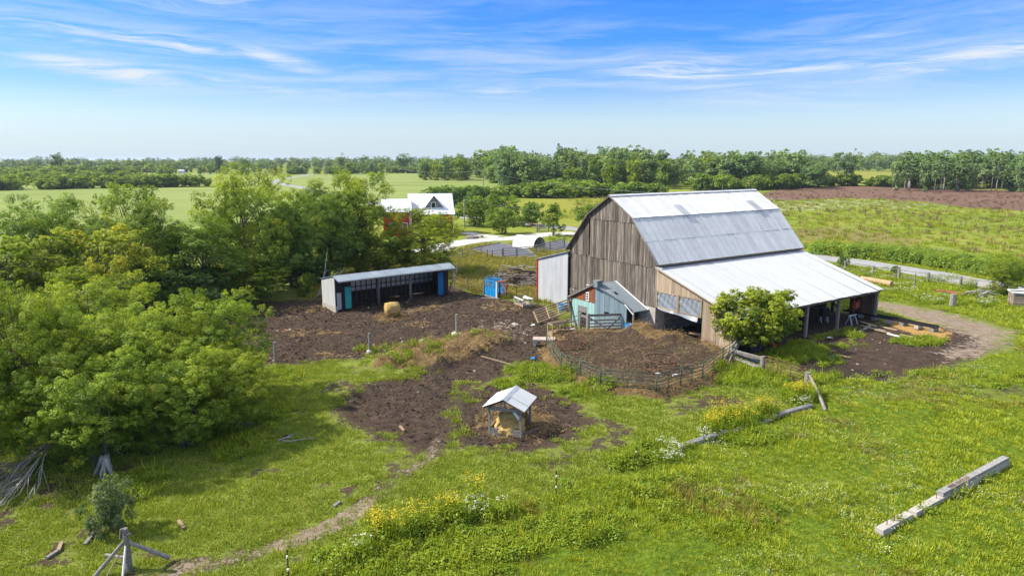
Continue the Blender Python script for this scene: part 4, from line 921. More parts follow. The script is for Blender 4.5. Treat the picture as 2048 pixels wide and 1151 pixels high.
clear_b = lambda x, y: ~(((x - BO.x) * BL.x + (y - BO.y) * BL.y > -.1) & ((x - BO.x) * BL.x + (y - BO.y) * BL.y < 20.6) & ((x - BO.x) * BW.x + (y - BO.y) * BW.y > -8.3) & ((x - BO.x) * BW.x + (y - BO.y) * BW.y < 17))
x, y = in_zone(85000, (-30, 30, 20, 62), lambda x, y: (bare(x, y) < -.3 + (blot(x, y) - .57) * 5) & (sdf(x, y, Z['corral']) < -.7) & (sdf(x, y, Z['lush']) < .3) & (np.maximum(sdf(x, y, Z['bare1']), sdf(x, y, Z['bare2'])) < (blot(x, y) - .5) * 4) & ((pdist(x, y, PATH) > .25 + blot(x, y) * .6) | (rs.rand(len(x)) < .3)) & clear_b(x, y) & frus(x, y) & (spots(x, y) < .35 + .3 * rs.rand(len(x))))
scatter('grass', 'short grazed green grass of the paddock', 'grass', zpts(x, y), rs.uniform(.6, 1.5, len(x)), V_SHORT, 5, rs)
x, y = in_zone(115000, (-12, 60, 18, 62), lambda x, y: (sdf(x, y, Z['lush']) > -.5 + blot(x, y)) & (sdf(x, y, Z['bare3']) < (blot(x, y) - .3) * 3) & (bare(x, y) < -.1) & frus(x, y) & (rs.rand(len(x)) < 30 / np.maximum(y, 30)))
k = .40 + .65 * vn(x, y, 2.2, 22) ** 1.5
dry = (vn(x, y, 4.5, 70) * .6 + vn(x, y, 1.2, 71) * .4) > .55 + .12 * rs.rand(len(x))
scatter('tall_grass', 'lush bright green uncut grass on the right of the wire fence', 'grass', zpts(x[~dry], y[~dry]), (k * rs.uniform(.7, 1.3, len(x)))[~dry], V_LUSH, 8, rs)
V_DRY = variants('dry_tuft', [blades(240 + i, 26, .16, .24, .028, L_DRYG, 1.3) for i in range(3)] + [blades(245, 14, .34, .2, .018, L_BROWN, .8), blades(246, 24, .17, .24, .030, L_GRASS, 1.3)])
scatter('dry_grass', 'yellowing patches within the uncut grass', 'grass', zpts(x[dry], y[dry]), (k * rs.uniform(.7, 1.3, len(x)))[dry], V_DRY, 5, rs)
x, y = in_zone(5000, (-5, 60, 18, 50), lambda x, y: (sdf(x, y, Z['lush']) > .5) & (vn(x, y, 3.5, 23) > .52) & frus(x, y))
scatter('clover', 'white clover blossom dotted through the tall grass', 'clover', zpts(x, y), rs.uniform(.7, 1.3, len(x)), V_CLOVER, 4, rs)
# grass and weeds on the land right of the lane and round the rough ground
x, y = in_zone(16000, (22, 75, 52, 100), lambda x, y: (bare(x, y) < -.6) & clear_b(x, y) & (pdist(x, y, ROAD) > 3.2) & frus(x, y))
scatter('verge_grass', 'rough grass between the lane and the road', 'grass', zpts(x, y), rs.uniform(.8, 1.7, len(x)), V_LUSH, 8, rs)
x, y = in_zone(9000, (-22, 12, 66, 118), lambda x, y: (bare(x, y) < -.5) & clear_b(x, y) & (rs.rand(len(x)) < .7) & (sdf(x, y, Z['garden_a']) < -.3) & (sdf(x, y, Z['garden_b']) < -.3) & (pdist(x, y, DRIVE) > 4.5))
scatter('rough_grass', 'dry rough grass of the paddock behind the barn', 'grass', zpts(x, y), rs.uniform(.5, 1.2, len(x)), V_SEED, 3, rs)
# straw on the heaps, the trodden pen and round the hay
x, y = in_zone(40000, (-14, 20, 32, 66), lambda x, y: (np.maximum.reduce([sdf(x, y, Z['straw_heap']), np.where(rs.rand(len(x)) < .14, sdf(x, y, Z['corral']), np.minimum(sdf(x, y, Z['corral']) + .9, .5 - sdf(x, y, Z['corral'])) - .1), sdf(x, y, Z['feeding']), 2.6 - np.hypot(x - .3, y - 36.2), 1.8 - np.hypot(x + 11.2, y - 62.3)]) > (blot(x, y) - .45) * 1.6) & (sdf(x, y, Z['apron']) < .3) & clear_b(x, y))
scatter('loose_straw', 'loose straw littering the pen, heaps and feeder', 'straw', zpts(x, y, .0), rs.uniform(.6, 1.5, len(x)), V_STRAW, 4, rs, .4)
def weeds(name, label, cat, spots, coll, nv, size, sz=None):
    P = []; S = []
    for (u, v, ru, rv, n) in spots:
        for i in range(n):
            a = rs.rand() * 6.283; r = math.sqrt(rs.rand()); px, py = G(u + ru * r * math.cos(a), v + rv * r * math.sin(a)); P.append((px, py)); S.append(rs.uniform(*size))
    P = np.array(P); return scatter(name, label, cat, zpts(P[:, 0], P[:, 1]), np.array(S), coll, nv, rs, .06)
weeds('weeds', 'green weeds growing in clumps round pen, shed and thicket', 'weeds', [
 (1060, 745, 50, 16, 60), (1110, 757, 45, 10, 50), (1180, 785, 60, 14, 60), (1010, 772, 30, 8, 30), (1480, 755, 55, 20, 150), (1610, 705, 45, 22, 130), (1570, 715, 40, 14, 80), (1660, 725, 25, 12, 24), (1700, 690, 40, 8, 14),
 (1840, 683, 55, 10, 70), (1705, 672, 20, 6, 20), (1540, 760, 40, 14, 40), (1500, 870, 70, 22, 130), (1330, 905, 70, 25, 60), (1250, 930, 40, 14, 40), (930, 1095, 160, 30, 160), (1140, 1060, 120, 30, 80), (720, 1120, 80, 20, 60), (830, 1150, 200, 30, 120),
 (470, 890, 70, 30, 70), (540, 820, 40, 40, 70), (560, 750, 40, 18, 40), (280, 970, 60, 30, 40), (1600, 790, 40, 16, 60), (1640, 760, 40, 10, 40), (870, 715, 20, 8, 12), (800, 725, 25, 10, 18), (1850, 590, 120, 16, 120), (1950, 600, 70, 12, 70), (1740, 545, 60, 10, 70), (800, 700, 90, 5, 30), (950, 682, 70, 5, 22), (1320, 1020, 300, 60, 70), (1900, 760, 160, 20, 60), (1860, 1015, 110, 55, 0), (1800, 1052, 22, 10, 7), (1850, 1020, 22, 10, 8), (1905, 990, 25, 10, 9), (1970, 955, 25, 10, 9), (1150, 520, 20, 10, 10), (1115, 475, 22, 8, 26)], V_WEED, 5, (.5, 1.15))
weeds('tall_weeds', 'tall leafy weeds crowding the half-buried timbers and wire fence', 'weeds', [(1420, 868, 22, 8, 12), (1475, 848, 45, 12, 46), (1525, 838, 22, 9, 16), (1600, 800, 32, 8, 20), (1640, 790, 14, 8, 6), (770, 1088, 40, 10, 12), (850, 1066, 40, 8, 10), (905, 1048, 34, 10, 14), (985, 1035, 40, 14, 12), (1265, 925, 20, 8, 8), (700, 1120, 50, 12, 8)], variants('tall_weed', [join_mesh('w', [herb(260 + i, 170, .45, .85, .10, L_WEED), blades(264 + i, 12, .8, .3, .03, L_GRASS, .35)]) for i in range(3)]), 3, (.6, 1.15))
weeds('goldenrod', 'yellow goldenrod in flower along fences and road', 'flowers', [
 (765, 1082, 32, 12, 10), (850, 1060, 40, 10, 4), (895, 1042, 26, 10, 6), (950, 1010, 10, 8, 2), (1420, 868, 14, 8, 7), (1465, 850, 40, 10, 15), (1600, 800, 26, 8, 12), (1530, 835, 18, 8, 10), (945, 545, 18, 6, 10), (1935, 578, 12, 4, 8), (1985, 590, 25, 5, 14), (1655, 497, 50, 4, 90), (1150, 430, 60, 10, 60), (960, 445, 20, 3, 16)], V_GOLD, 4, (.95, 1.3))
weeds('white_umbels', 'white flowering umbels among the weeds', 'flowers', [
 (960, 1030, 60, 22, 9), (720, 1110, 14, 12, 4), (1345, 905, 18, 12, 7), (1610, 812, 20, 6, 8), (1340, 925, 20, 8, 8), (1420, 880, 20, 8, 8), (1800, 580, 40, 10, 26), (1860, 560, 60, 10, 34), (1760, 555, 60, 8, 26), (1700, 540, 40, 6, 16), (1970, 608, 25, 6, 20), (1870, 600, 40, 8, 30), (1830, 508, 90, 5, 80)], V_LACE, 4, (.55, 1.05))
# the rough field right of the barn and the verge growth
x, y = in_zone(14000, (30, 260, 84, 330), lambda x, y: (pdist(x, y, ROAD) > 9) & (x > 30 - (y - 117) * .3) & frus(x, y, 1.1) & (rs.rand(len(x)) < (np.clip(vn(x, y, 14, 30) * 1.4 - .70, 0, 1) * .7 + (sdf(x, y, Z['purple']) > 0) * .22)) & (x > ROAD[30][0] - 20) & (rs.rand(len(x)) < 110 / y))
scatter('purple_wildflowers', 'purple and rust wildflowers across the rough field', 'flowers', zpts(x, y), rs.uniform(.4, .85, len(x)) * (1 + y / 500), V_PURP, 3, rs, 0, np.where(sdf(x, y, Z['purple']) > -4, .3, .7) * rs.uniform(.7, 1.2, len(x)))
x, y = in_zone(16000, (20, 220, 80, 300), lambda x, y: (pdist(x, y, ROAD) > 5) & frus(x, y, 1.1) & (x > 40 - (y - 100) * .5) & (sdf(x, y, Z['purple']) < 0) & (rs.rand(len(x)) < 100 / y))
scatter('field_grass', 'uneven seeding grass of the rough field', 'grass', zpts(x, y), rs.uniform(.5, 1.3, len(x)) * (1 + y / 400), variants('field_tuft', [blades(200 + i, 30, .32, .5, .05, L_GRASS, 1.0) for i in range(3)] + [blades(206, 30, .4, .5, .05, L_BROWN, 1.0)]), 4, rs)
weeds('roadside_growth', 'leafy green growth lining the far side of the road', 'weeds', [(1640 + i * 21, 503 + i * 2.1 + (i > 9) * (i - 9) * 1.2, 18, 7, 26) for i in range(21)] + [(1720 + i * 18, 512 + i * 1.9, 14, 4, 14) for i in range(19)], variants('verge_shrub', [herb(210 + i, 240, .9, 1.7, .22, L_MID) for i in range(2)] + [herb(213, 220, .8, 1.5, .20, L_NEAR)]), 3, (.5, 1.35))

# hedges and woods too far off to count: instanced masses
V_FB = variants('hedge_bush', [TV['farbush0']['crown'], TV['farbush1']['crown']])
V_FT = variants('wood_tree', [TV['far%d' % i]['crown'] for i in range(4)] + [TV['birch0']['crown']])
def hedge(name, label, line, hh, dens, wid=3.0, coll=None):
    P = []; S = []; Zs = []
    for (ax, ay), (bx, by) in zip(line[:-1], line[1:]):
        L_ = math.hypot(bx - ax, by - ay)
        for i in range(int(L_ * dens) + 1):
            t = rs.rand(); P.append((ax + (bx - ax) * t + rs.normal() * wid * .4, ay + (by - ay) * t + rs.normal() * wid * .6)); s = hh / 5.0 * rs.uniform(.7, 1.12); S.append(s * rs.uniform(.9, 1.3)); Zs.append(s)
    P = np.array(P); return scatter(name, label, 'hedge', zpts(P[:, 0], P[:, 1]), np.array(S), V_FB, 2, rs, 0, np.array(Zs))
hedge('hedgerow', 'dark field hedge behind the barn ridge', GP((1000, 394), (1100, 396), (1200, 394), (1330, 392)), 5.6, .6)
hedge('hedgerow', 'dark hedge crossing the far left hay field', GP((50, 379), (150, 377), (260, 375), (400, 373)), 6.5, .5, 5)
hedge('hedgerow', 'low hedge left of the red house lawn', GP((860, 402), (930, 402), (1000, 398)), 5.0, .5)
hedge('hedgerow', 'bushes at the far left edge of the hay field', GP((-120, 383), (-40, 381), (22, 379)), 8, .5, 6)
hedge('hedgerow', 'dark hedge along the far edge of the middle hay field', GP((560, 349), (700, 347), (850, 346), (950, 346)), 7, .22, 8)
hedge('hedgerow', 'rough bushes above the left hedge', GP((-50, 366), (60, 364), (220, 362)), 6.5, .6, 30)
hedge('hedgerow', 'scrub on the left skyline side of the hay field', GP((-50, 356), (60, 355), (230, 353)), 9, .5, 50)
hedge('hedgerow', 'hedge at the far end of the small pale field', GP((235, 345.5), (330, 345), (430, 345)), 7, .25, 6)
hedge('hedgerow', 'scrub right of the gold strip in front of the birches', GP((1650, 372), (1720, 371), (1800, 374)), 6, .45, 6)
hedge('hedgerow', 'bushes along the foot of the wood behind the barn', GP((1380, 381), (1480, 380), (1560, 377), (1640, 371)), 8, .3, 8)
hedge('hedgerow', 'young bushes in front of the wooded rise', GP((985, 366), (1050, 366), (1120, 380), (1190, 384)), 5, .5, 5)
def wood(name, label, spots):
    P = []; S = []; Zs = []
    for (u0, u1, v0, v1, tops, n, w) in spots:
        for i in range(n):
            u = rs.uniform(u0, u1); v = 1 / rs.uniform(1 / v1, 1 / v0) if v0 != v1 else v0; x, y = G(u, v); tp = np.interp(u, [a for a, _ in tops], [b for _, b in tops]) + abs(rs.normal()) * 7.0 - 3.5
            h_ = zat(y, tp) * rs.uniform(.72, 1.08); h_ = max(5.5, min(h_, 24)); P.append((x, y)); Zs.append(h_ / 15.0); S.append(h_ / 15.0 * rs.uniform(.65, 1.45) * w)
    P = np.array(P); pts = np.stack([P[:, 0], P[:, 1], np.zeros(len(P))], 1); return scatter(name, label, 'wood', pts, np.array(S), V_FT, 5, rs, 0, np.array(Zs))
wood('woodland', 'green wood behind the barn', [(1000, 1640, 358, 378, [(1000, 298), (1090, 312), (1120, 305), (1200, 300), (1400, 306), (1560, 304), (1640, 316)], 330, 1.0)])
wood('woodland', 'wooded rise left of the barn', [(840, 1080, 349, 362, [(840, 322), (900, 312), (960, 302), (1020, 296), (1080, 308)], 120, 1.0)])
wood('woodland', 'wood on the right behind the pale stems', [(1790, 2140, 362, 378, [(1790, 318), (1850, 308), (2140, 306)], 150, 1.0)])
wood('woodland', 'distant wood along the right skyline', [(1560, 2140, 334, 343, [(1560, 309), (1700, 308), (2140, 307)], 300, 1.2)])
wood('woodland', 'distant wood along the left and middle skyline', [(-100, 880, 331, 341, [(-100, 318), (300, 319), (600, 316), (880, 315)], 420, 1.3)])
wood('woodland', 'scattered trees in front of the left skyline', [(-60, 880, 342, 349, [(-60, 324), (880, 322)], 110, 1.0)])
wood('woodland', 'farthest wood closing the horizon', [(-150, 2200, 322.5, 328, [(-150, 316), (2200, 313)], 520, 1.6)])

def rock_variants(name, mat, n=4):
    o = []
    for i in range(n):
        b = bmesh.new(); bmesh.ops.create_icosphere(b, subdivisions=1, radius=.5); r = random.Random(300 + i)
        for v in b.verts: v.co = v.co * r.uniform(.65, 1.2); v.co.z *= .6
        me = bpy.data.meshes.new(name); b.to_mesh(me); b.free(); me.materials.append(mat); o.append(me)
    return variants(name, o)
M_CLOD = pm('mud_clod', (.020, .015, .012), (.065, .048, .037), 5, rough=1, bump=.5, rand=.5)
V_ROCK = rock_variants('pale_stone', M_ROCK); V_CLOD = rock_variants('clod', M_CLOD)
x, y = in_zone(26000, (-30, 45, 33, 76), lambda x, y: (np.maximum.reduce([sdf(x, y, Z[k]) for k in ('yard', 'passage', 'trod')]) > -.3 + (blot(x, y) - .4) * 2) & clear_b(x, y))
scatter('mud_clods', 'dark clods of trampled mud in the yard', 'mud', zpts(x, y, -.02), rs.uniform(.08, .30, len(x)), V_CLOD, 4, rs, .4)
x, y = in_zone(1700, (-30, 42, 24, 76), lambda x, y: (np.maximum.reduce([sdf(x, y, Z['yard']) * (1 + (x < -14)), sdf(x, y, Z['passage']) - .4, 1.2 - pdist(x, y, PATH), sdf(x, y, Z['dark_yard']) - 1.5]) > (vn(x, y, 4, 40) - .35) * 3) & clear_b(x, y))
scatter('stones', 'pale stones strewn over the mud yard and path', 'stones', zpts(x, y, .0), rs.uniform(.06, .30, len(x)) * rs.uniform(.5, 1, len(x)), V_ROCK, 4, rs, .3)
# ------------------------------------------------------------------ run-in shed across the mud yard
def V2(p, z=0.0): return Vector((p[0], p[1], z))
sh0 = V2(G(672, 622)); sh1 = V2(G(897, 589)); shd = (sh1 - sh0); SHL = shd.length; sha = math.atan2(shd.y, shd.x)
sh = thing('run_in_shed', 'long open-fronted dark shed with a metal roof across the mud yard', 'shed', sh0, sha)
def shx(u):      # metres along the shed front that show at column u
    lo, hi = 0.0, SHL
    for _ in range(40):
        m_ = (lo + hi) / 2; p = sh0 + shd.normalized() * m_
        if CX + F * p.x / depth(p.y, 1) < u: lo = m_
        else: hi = m_
    return lo
D_, FH, BH = 3.0, 3.45, 2.8
m = MB(); m.box((.06, D_ / 2, .16), (.22, D_ + .1, .6)); m.build('footing', M_CONC, sh)
m = MB(); m.prism([(0, 0, .42), (0, D_, .42), (0, D_, BH), (0, 0, FH)], (.05, 0, 0)); lw2_ = m.build('end_wall', M_GALV, sh)
for i in range(6):
    y0 = D_ * i / 6; y1 = D_ * (i + 1) / 6; za = FH + (BH - FH) * y0 / D_; zb = FH + (BH - FH) * y1 / D_; mm = MB()
    mm.prism([(-.02 - .008 * (i % 2), y0, .44), (-.02 - .008 * (i % 2), y1, .44), (-.02 - .008 * (i % 2), y1, zb - .02), (-.02 - .008 * (i % 2), y0, za - .02)], (-.015, 0, 0)); mm.build('wall_sheet', M_ANNEX, lw2_)
m = MB(); m.prism([(SHL - .05, 0, 0), (SHL - .05, D_, 0), (SHL - .05, D_, BH), (SHL - .05, 0, FH)], (.05, 0, 0)); m.build('end_wall', M_BLACKSID, sh)
m = MB(); m.box((SHL / 2, D_, 1.95), (SHL, .04, 1.7)); bwall = m.build('back_wall', M_ANNEX, sh)
m = MB(); m.box((SHL / 2, D_ - .01, .55), (SHL, .08, 1.1)); m.build('kick_boards', M_DARKIN, sh)
n = 22
for i in range(n + 1): mm = MB(); mm.box((.1 + (SHL - .2) * i / n, D_ - .09, 1.45), (.07, .09, 2.7)); mm.build('stud', M_BROWNW, bwall)
for z in (1.15, 1.62, 2.2, 2.7): mm = MB(); mm.box((SHL / 2, D_ - .16, z), (SHL - .1, .04, .09)); mm.build('girt', M_BROWNW, bwall)
xl, xr = shx(702), shx(874)
for i, (a, b) in enumerate(((.02, xl), (xr, SHL - .02))):
    m = MB(); m.box(((a + b) / 2, .04, (FH + .1) / 2), (b - a, .05, FH - .1)); w_ = m.build('front_wing', M_BLACKSID, sh)
    k = int((b - a) / .22)
    for j in range(k): mm = MB(); mm.box((a + (j + .5) * (b - a) / k, .0, (FH + .1) / 2), ((b - a) / k - .015, .025 + .01 * (j % 2), FH - .14)); mm.build('board', M_BLACKSID, w_)
for u0, u1, zt, mt, nm in ((690, 702, 2.15, M_TEALS, 'turquoise_panel'), (876, 886, 2.45, M_BLUES, 'blue_panel'), (673.5, 682, 1.65, M_GALV, 'grey_panel')):
    a, b = shx(u0), shx(u1); m = MB(); m.box(((a + b) / 2, -.06, zt / 2 + .12), (b - a, .03, zt)); p_ = m.build(nm, mt, sh)
    for j in range(4): mm = MB(); mm.box((a + (j + .5) * (b - a) / 4, -.085, zt / 2 + .12), (.03, .02, zt)); mm.build('rib', mt, p_)
for u in (758, 822): m = MB(); m.tube((shx(u), .12, -.1), (shx(u), .12, FH - .1), .15, .12, 8); m.build('post', M_GREYW, sh, smooth=True)
m = MB(); m.prism([(-.15, -.02, FH + .02), (SHL + .2, -.02, FH + .02), (SHL + .2, D_ + .2, BH - .02), (-.15, D_ + .2, BH - .02)], (0, 0, .04)); m.build('rear_roof', M_GALV, sh)
VIS = Vector((0, -1.15, -.42)); N_ = 17
m = MB(); m.prism([(-.1, 0, FH - .02), (SHL + .15, 0, FH - .02), (SHL + .15, -1.1, FH - .44), (-.1, -1.1, FH - .44)], (0, 0, -.05)); rf = m.build('front_roof', M_BROWNW, sh)
me_v = corrugated('roof_sheet', (SHL + .4) / N_ + .02, VIS.length, .2, .02, M_DKROOF); sheets(rf, 'roof_sheet', (-.2, 0, FH + .05), (1, 0, 0), VIS, N_, 1, (SHL + .4) / N_, VIS.length, me_v)
m = MB(); m.bar((-.15, -1.12, FH - .42), (SHL + .18, -1.12, FH - .42), .03, .12); m.build('fascia', M_GALV, sh)
m = MB(); m.bar((.1, .1, FH - .16), (SHL - .1, .1, FH - .16), .1, .18); m.build('header_beam', M_BROWNW, sh)

# ------------------------------------------------------------------ hay bale
def bale_mesh(name, r, ln, mat, seed):
    b = bmesh.new(); bmesh.ops.create_cone(b, cap_ends=True, segments=28, radius1=r, radius2=r, depth=ln); bmesh.ops.subdivide_edges(b, edges=list(b.edges), cuts=2, use_grid_fill=True)
    q = random.Random(seed)
    for v in b.verts:
        e = min(1, (ln / 2 - abs(v.co.z)) / .12); k = .93 + .07 * e + q.uniform(-.06, .06); v.co.x *= k; v.co.y *= k; v.co.z += q.uniform(-.03, .03)
        if v.co.x > r * .7: v.co.x = r * .7 + (v.co.x - r * .7) * .4
    me = bpy.data.meshes.new(name); b.to_mesh(me); b.free(); me.materials.append(mat); me.polygons.foreach_set('use_smooth', [True] * len(me.polygons)); return me
p = on(785, 632); bale = mk('hay_bale', bale_mesh('hay_bale', .72, 1.2, M_HAY, 3)); bale.matrix_world = Matrix.Translation(p + Vector((0, 0, .66))) @ Matrix.Rotation(R_(28), 4, 'Z') @ Matrix.Rotation(R_(90), 4, 'Y')
tag(bale, 'round golden hay bale standing in the mud before the run-in shed', 'hay bale')

# ------------------------------------------------------------------ posts
def post(label, u, v, vt, r, mat, collar=0.0, name='fence_post'):
    p = on(u, v); h_ = zat(p.y, vt) - p.z; t = thing(name, label, 'post', p)
    m = MB(); m.path([(0, 0, -.3), (.01, 0, h_ * .5), (0, .015, h_)], [r * 1.08, r, r * .92], 9); m.build('shaft', mat, t, smooth=False)
    if collar: m = MB(); m.path([(0, 0, -.1), (0, 0, .10), (.02, 0, .20)], [collar * 1.05, collar, collar * .55], 12); m.build('collar', M_CONC, t)
    return t
post('weathered post in a concrete collar right of the hay bale', 914, 669, 628, .13, M_GREYW, .48)
post('weathered post in a concrete collar at the grass edge before the mud yard', 740, 705, 666, .12, M_GREYW, .26)
post('leaning grey post at the edge of the near thicket', 551, 720, 684, .11, M_GREYW)
post('thin rusty post in a white tyre base near the slatted gate', 1031, 650, 624, .05, M_RUSTP, .34)
post('short weathered post standing in weeds before the roadside fence', 1904, 612, 588, .28, M_GREYW)
post('thin pale post among white flowers near the road', 1828, 578, 546, .07, M_GREYW)

# ------------------------------------------------------------------ pipe panels of the round pen
def pipes(t, name, mat, pts, r=.025, n=6): m = MB(); m.path(pts, r, n); return m.build(name, mat, t, smooth=True)
PEN = [(1093, 692), (1122, 734), (1160, 747), (1200, 766), (1312, 779), (1361, 764), (1405, 754), (1445, 723), (1470, 706)]
ordw = ['first', 'second', 'third', 'fourth', 'fifth', 'sixth', 'seventh', 'eighth']
for i, (a, b) in enumerate(zip(PEN[:-1], PEN[1:])):
    A = V2(G(*a, .5), .42); Bp = V2(G(*b, .5), .42); t = thing('pen_panel', '%s green pipe panel of the round pen, counted from the concrete slab' % ordw[i], 'fence panel', A, group='pipe panels of the round pen')
    d = Bp - A; d.z = 0; hh = 1.08
    for k in range(5): pipes(t, 'rail', M_GREENP, [(d.x * .01, d.y * .01, .12 + k * (hh - .12) / 4), (d.x * .5, d.y * .5, .10 + k * (hh - .12) / 4 + rng.uniform(-.03, .03)), (d.x * .99, d.y * .99, .12 + k * (hh - .12) / 4)], .028)
    for f, r_ in ((.0, .045), (.5, .022)): pipes(t, 'upright', M_GREENP, [(d.x * f, d.y * f, -.5 if f == 0 else 0), (d.x * f, d.y * f, hh + (.06 if f == 0 else 0))], r_)
def hoop(t, name, mat, r, z, tube=.03, tilt=None, a0=0, a1=6.2832, n=40):
    pts = [Vector((r * math.cos(a0 + (a1 - a0) * k / n), r * math.sin(a0 + (a1 - a0) * k / n), z)) for k in range(n + 1)]
    if tilt: pts = [tilt @ q for q in pts]
    m = MB(); m.path(pts, tube, 6, cap=False); return m.build(name, mat, t, smooth=True)
x, y = G(1324, 722, 1.05); t = thing('ring_feeder', 'rusty round hay feeder with a collapsed side inside the pen', 'hay feeder', (x, y, gz1(x, y) + .04))
hoop(t, 'top_hoop', M_RUSTP, 1.18, .72, .05); hoop(t, 'bottom_hoop', M_RUSTP, 1.18, .10, .04, a0=.4, a1=5.2)
for k in range(9): a = .2 + k * .5; pipes(t, 'bar', M_RUSTP, [(1.18 * math.cos(a + .3), 1.18 * math.sin(a + .3), .03), (1.18 * math.cos(a), 1.18 * math.sin(a), .72)], .028)
for k in range(6): pipes(t, 'loose_bar', M_RUSTP, [(-1.0 + k * .42, -1.15, .32), (-.85 + k * .42, -1.9, .05)], .02)
pipes(t, 'loose_rail', M_RUSTP, [(-1.2, -1.15, .33), (1.4, -1.12, .33)], .025); pipes(t, 'loose_rail', M_RUSTP, [(-1.1, -1.85, .08), (1.45, -1.9, .06)], .025)
for k, wh in ((-.5, 'left'), (.6, 'right')): m = MB(); m.box((0, 0, .05), (.36, .16, .12), Matrix.Rotation(.3, 3, 'Z')); o = m.build('mineral_block', M_WHITE); o.location = (x + k, y - 1.3, gz1(x + k, y - 1.3) + .03); tag(o, '%s white mineral block under the collapsed ring feeder' % wh, 'mineral block')
x, y = G(1140, 690, .55); t = thing('ring_feeder', 'flattened rusty ring feeder with wire mesh at the left of the pen', 'hay feeder', (x, y, gz1(x, y) + .04))
hoop(t, 'bottom_hoop', M_RUSTP, 1.35, .06, .04); hoop(t, 'top_hoop', M_RUSTP, 1.3, .55, .022, Matrix.Rotation(.12, 3, 'X'))
for k in range(16): a = k * .3927; pipes(t, 'bar', M_RUSTP, [(1.34 * math.cos(a), 1.34 * math.sin(a), .06), (1.3 * math.cos(a + .15), 1.3 * math.sin(a + .15), .55)], .014)
for k in range(9):
    c = -1.08 + k * .27; e = math.sqrt(1.33 ** 2 - c * c); pipes(t, 'mesh_bar', M_RUSTP, [(c, -e, .07), (c, e, .07)], .012); pipes(t, 'mesh_bar', M_RUSTP, [(-e, c, .085), (e, c, .085)], .012)
x, y = G(1140, 672, .3); t = thing('ring_feeder', 'tilted half ring feeder behind the mesh one beside a white tub', 'hay feeder', (x, y, gz1(x, y) + .04))
hoop(t, 'hoop', M_RUSTP, 1.05, .5, .035, Matrix.Rotation(-.15, 3, 'X'), a0=1.2, a1=5.0); hoop(t, 'hoop', M_RUSTP, 1.05, .08, .03, None, a0=1.2, a1=5.0)
for k in range(5): a = 1.3 + k * .9; pipes(t, 'bar', M_RUSTP, [(1.05 * math.cos(a), 1.05 * math.sin(a), .05), (1.05 * math.cos(a), 1.05 * math.sin(a), .5)], .02)
# ------------------------------------------------------------------ big wooden gate before the milk shed
def beam(t, name, a, b, w, h_, mat): m = MB(); m.bar(a, b, w, h_); return m.build(name, mat, t)
gA, gB, gC = on(1160, 657), on(1176, 664), on(1258, 656)
t = thing('yard_gate', 'weathered wooden yard gate with crossed braces before the milk shed', 'gate', gB)
rel = lambda p, z=0.0: (p - gB) + Vector((0, 0, z))
for p_, h_, r_ in ((gA, 1.5, .15), (gB, 1.65, .16), (gC, 1.6, .14)): m = MB(); q = rel(p_); m.path([q + Vector((0, 0, -.3)), q + Vector((0, 0, h_))], [r_, r_ * .9], 9); m.build('post', M_GREYW, t)
for z, hh in ((1.42, .20), (.98, .12), (.70, .12), (.44, .12), (.14, .22)): beam(t, 'rail', rel(gB, z + .05), rel(gC, z - .08), .06, hh, M_GREYW)
q1 = rel(gB.lerp(gC, .45), .2); beam(t, 'brace', rel(gB, 1.35) + Vector((0, -.05, 0)), q1 + Vector((0, -.05, 0)), .04, .14, M_TIMBER); beam(t, 'brace', rel(gB.lerp(gC, .78), 1.2) + Vector((0, -.05, 0)), q1 + Vector((.1, -.05, 0)), .04, .14, M_TIMBER)
for z in (1.3, .9, .5): pipes(t, 'pipe_rail', M_GREENP, [rel(gA, z - .15) + Vector((-1.3, .3, -.35)), rel(gA, z), rel(gB, z + .1)], .025)
beam(t, 'rail', rel(gA, 1.25), rel(gB, 1.3), .06, .2, M_GREYW)
# slatted gate leaning off the shed corner
TL, BLc, TR, BR = V2(G(1066, 623, .7), .7), V2(G(1075.6, 645, .08), .08), V2(G(1138, 598, 1.75), 1.75), V2(G(1139.5, 622, .7), .7)
t = thing('slatted_gate', 'long slatted wooden gate sagging from the milk shed corner', 'gate', BLc); rel2 = lambda p: p - BLc
for k in range(6): f = k / 5; beam(t, 'slat', rel2(BLc.lerp(TL, f)), rel2(BR.lerp(TR, f)), .05, .11, M_PLANK)
for f in (.01, .36, .66, .98): beam(t, 'upright', rel2(BLc.lerp(BR, f)) + Vector((0, -.05, 0)), rel2(TL.lerp(TR, f)) + Vector((0, -.05, 0)), .10, .04, M_PLANK)
beam(t, 'brace', rel2(TL.lerp(TR, .36)) + Vector((0, -.08, 0)), rel2(BLc.lerp(BR, .66)) + Vector((0, -.08, 0)), .09, .04, M_PLANK)
# crate feeder
a_, b_, c_ = V2(G(1029, 607)), V2(G(1047, 614.5)), V2(G(1059, 612)); e1 = (b_ - a_); L1 = e1.length; ang = math.atan2(e1.y, e1.x); 
t = thing('crate', 'low wooden crate with white frames at the yard edge left of the annex', 'crate', a_, ang); Wc = 1.1
for yy in (0, Wc):
    beam(t, 'side_rail', (0, yy, .12), (L1, yy, .12), .05, .24, M_PLANK); beam(t, 'side_rail', (0, yy, .72), (L1, yy, .72), .05, .12, M_WHITE)
    for f in (.02, .5, .98): beam(t, 'upright', (L1 * f, yy - .03, 0), (L1 * f, yy - .03, .78), .12, .03, M_WHITE)
for f in (.0, 1.0): beam(t, 'end_rail', (L1 * f, 0, .72), (L1 * f, Wc, .72), .05, .10, M_GREYW); beam(t, 'end_rail', (L1 * f, 0, .12), (L1 * f, Wc, .12), .05, .22, M_GREYW)
for k in range(5): beam(t, 'slat', (L1 * (k + .5) / 5, 0, .04), (L1 * (k + .5) / 5, Wc, .04), .2, .03, M_GREYW)
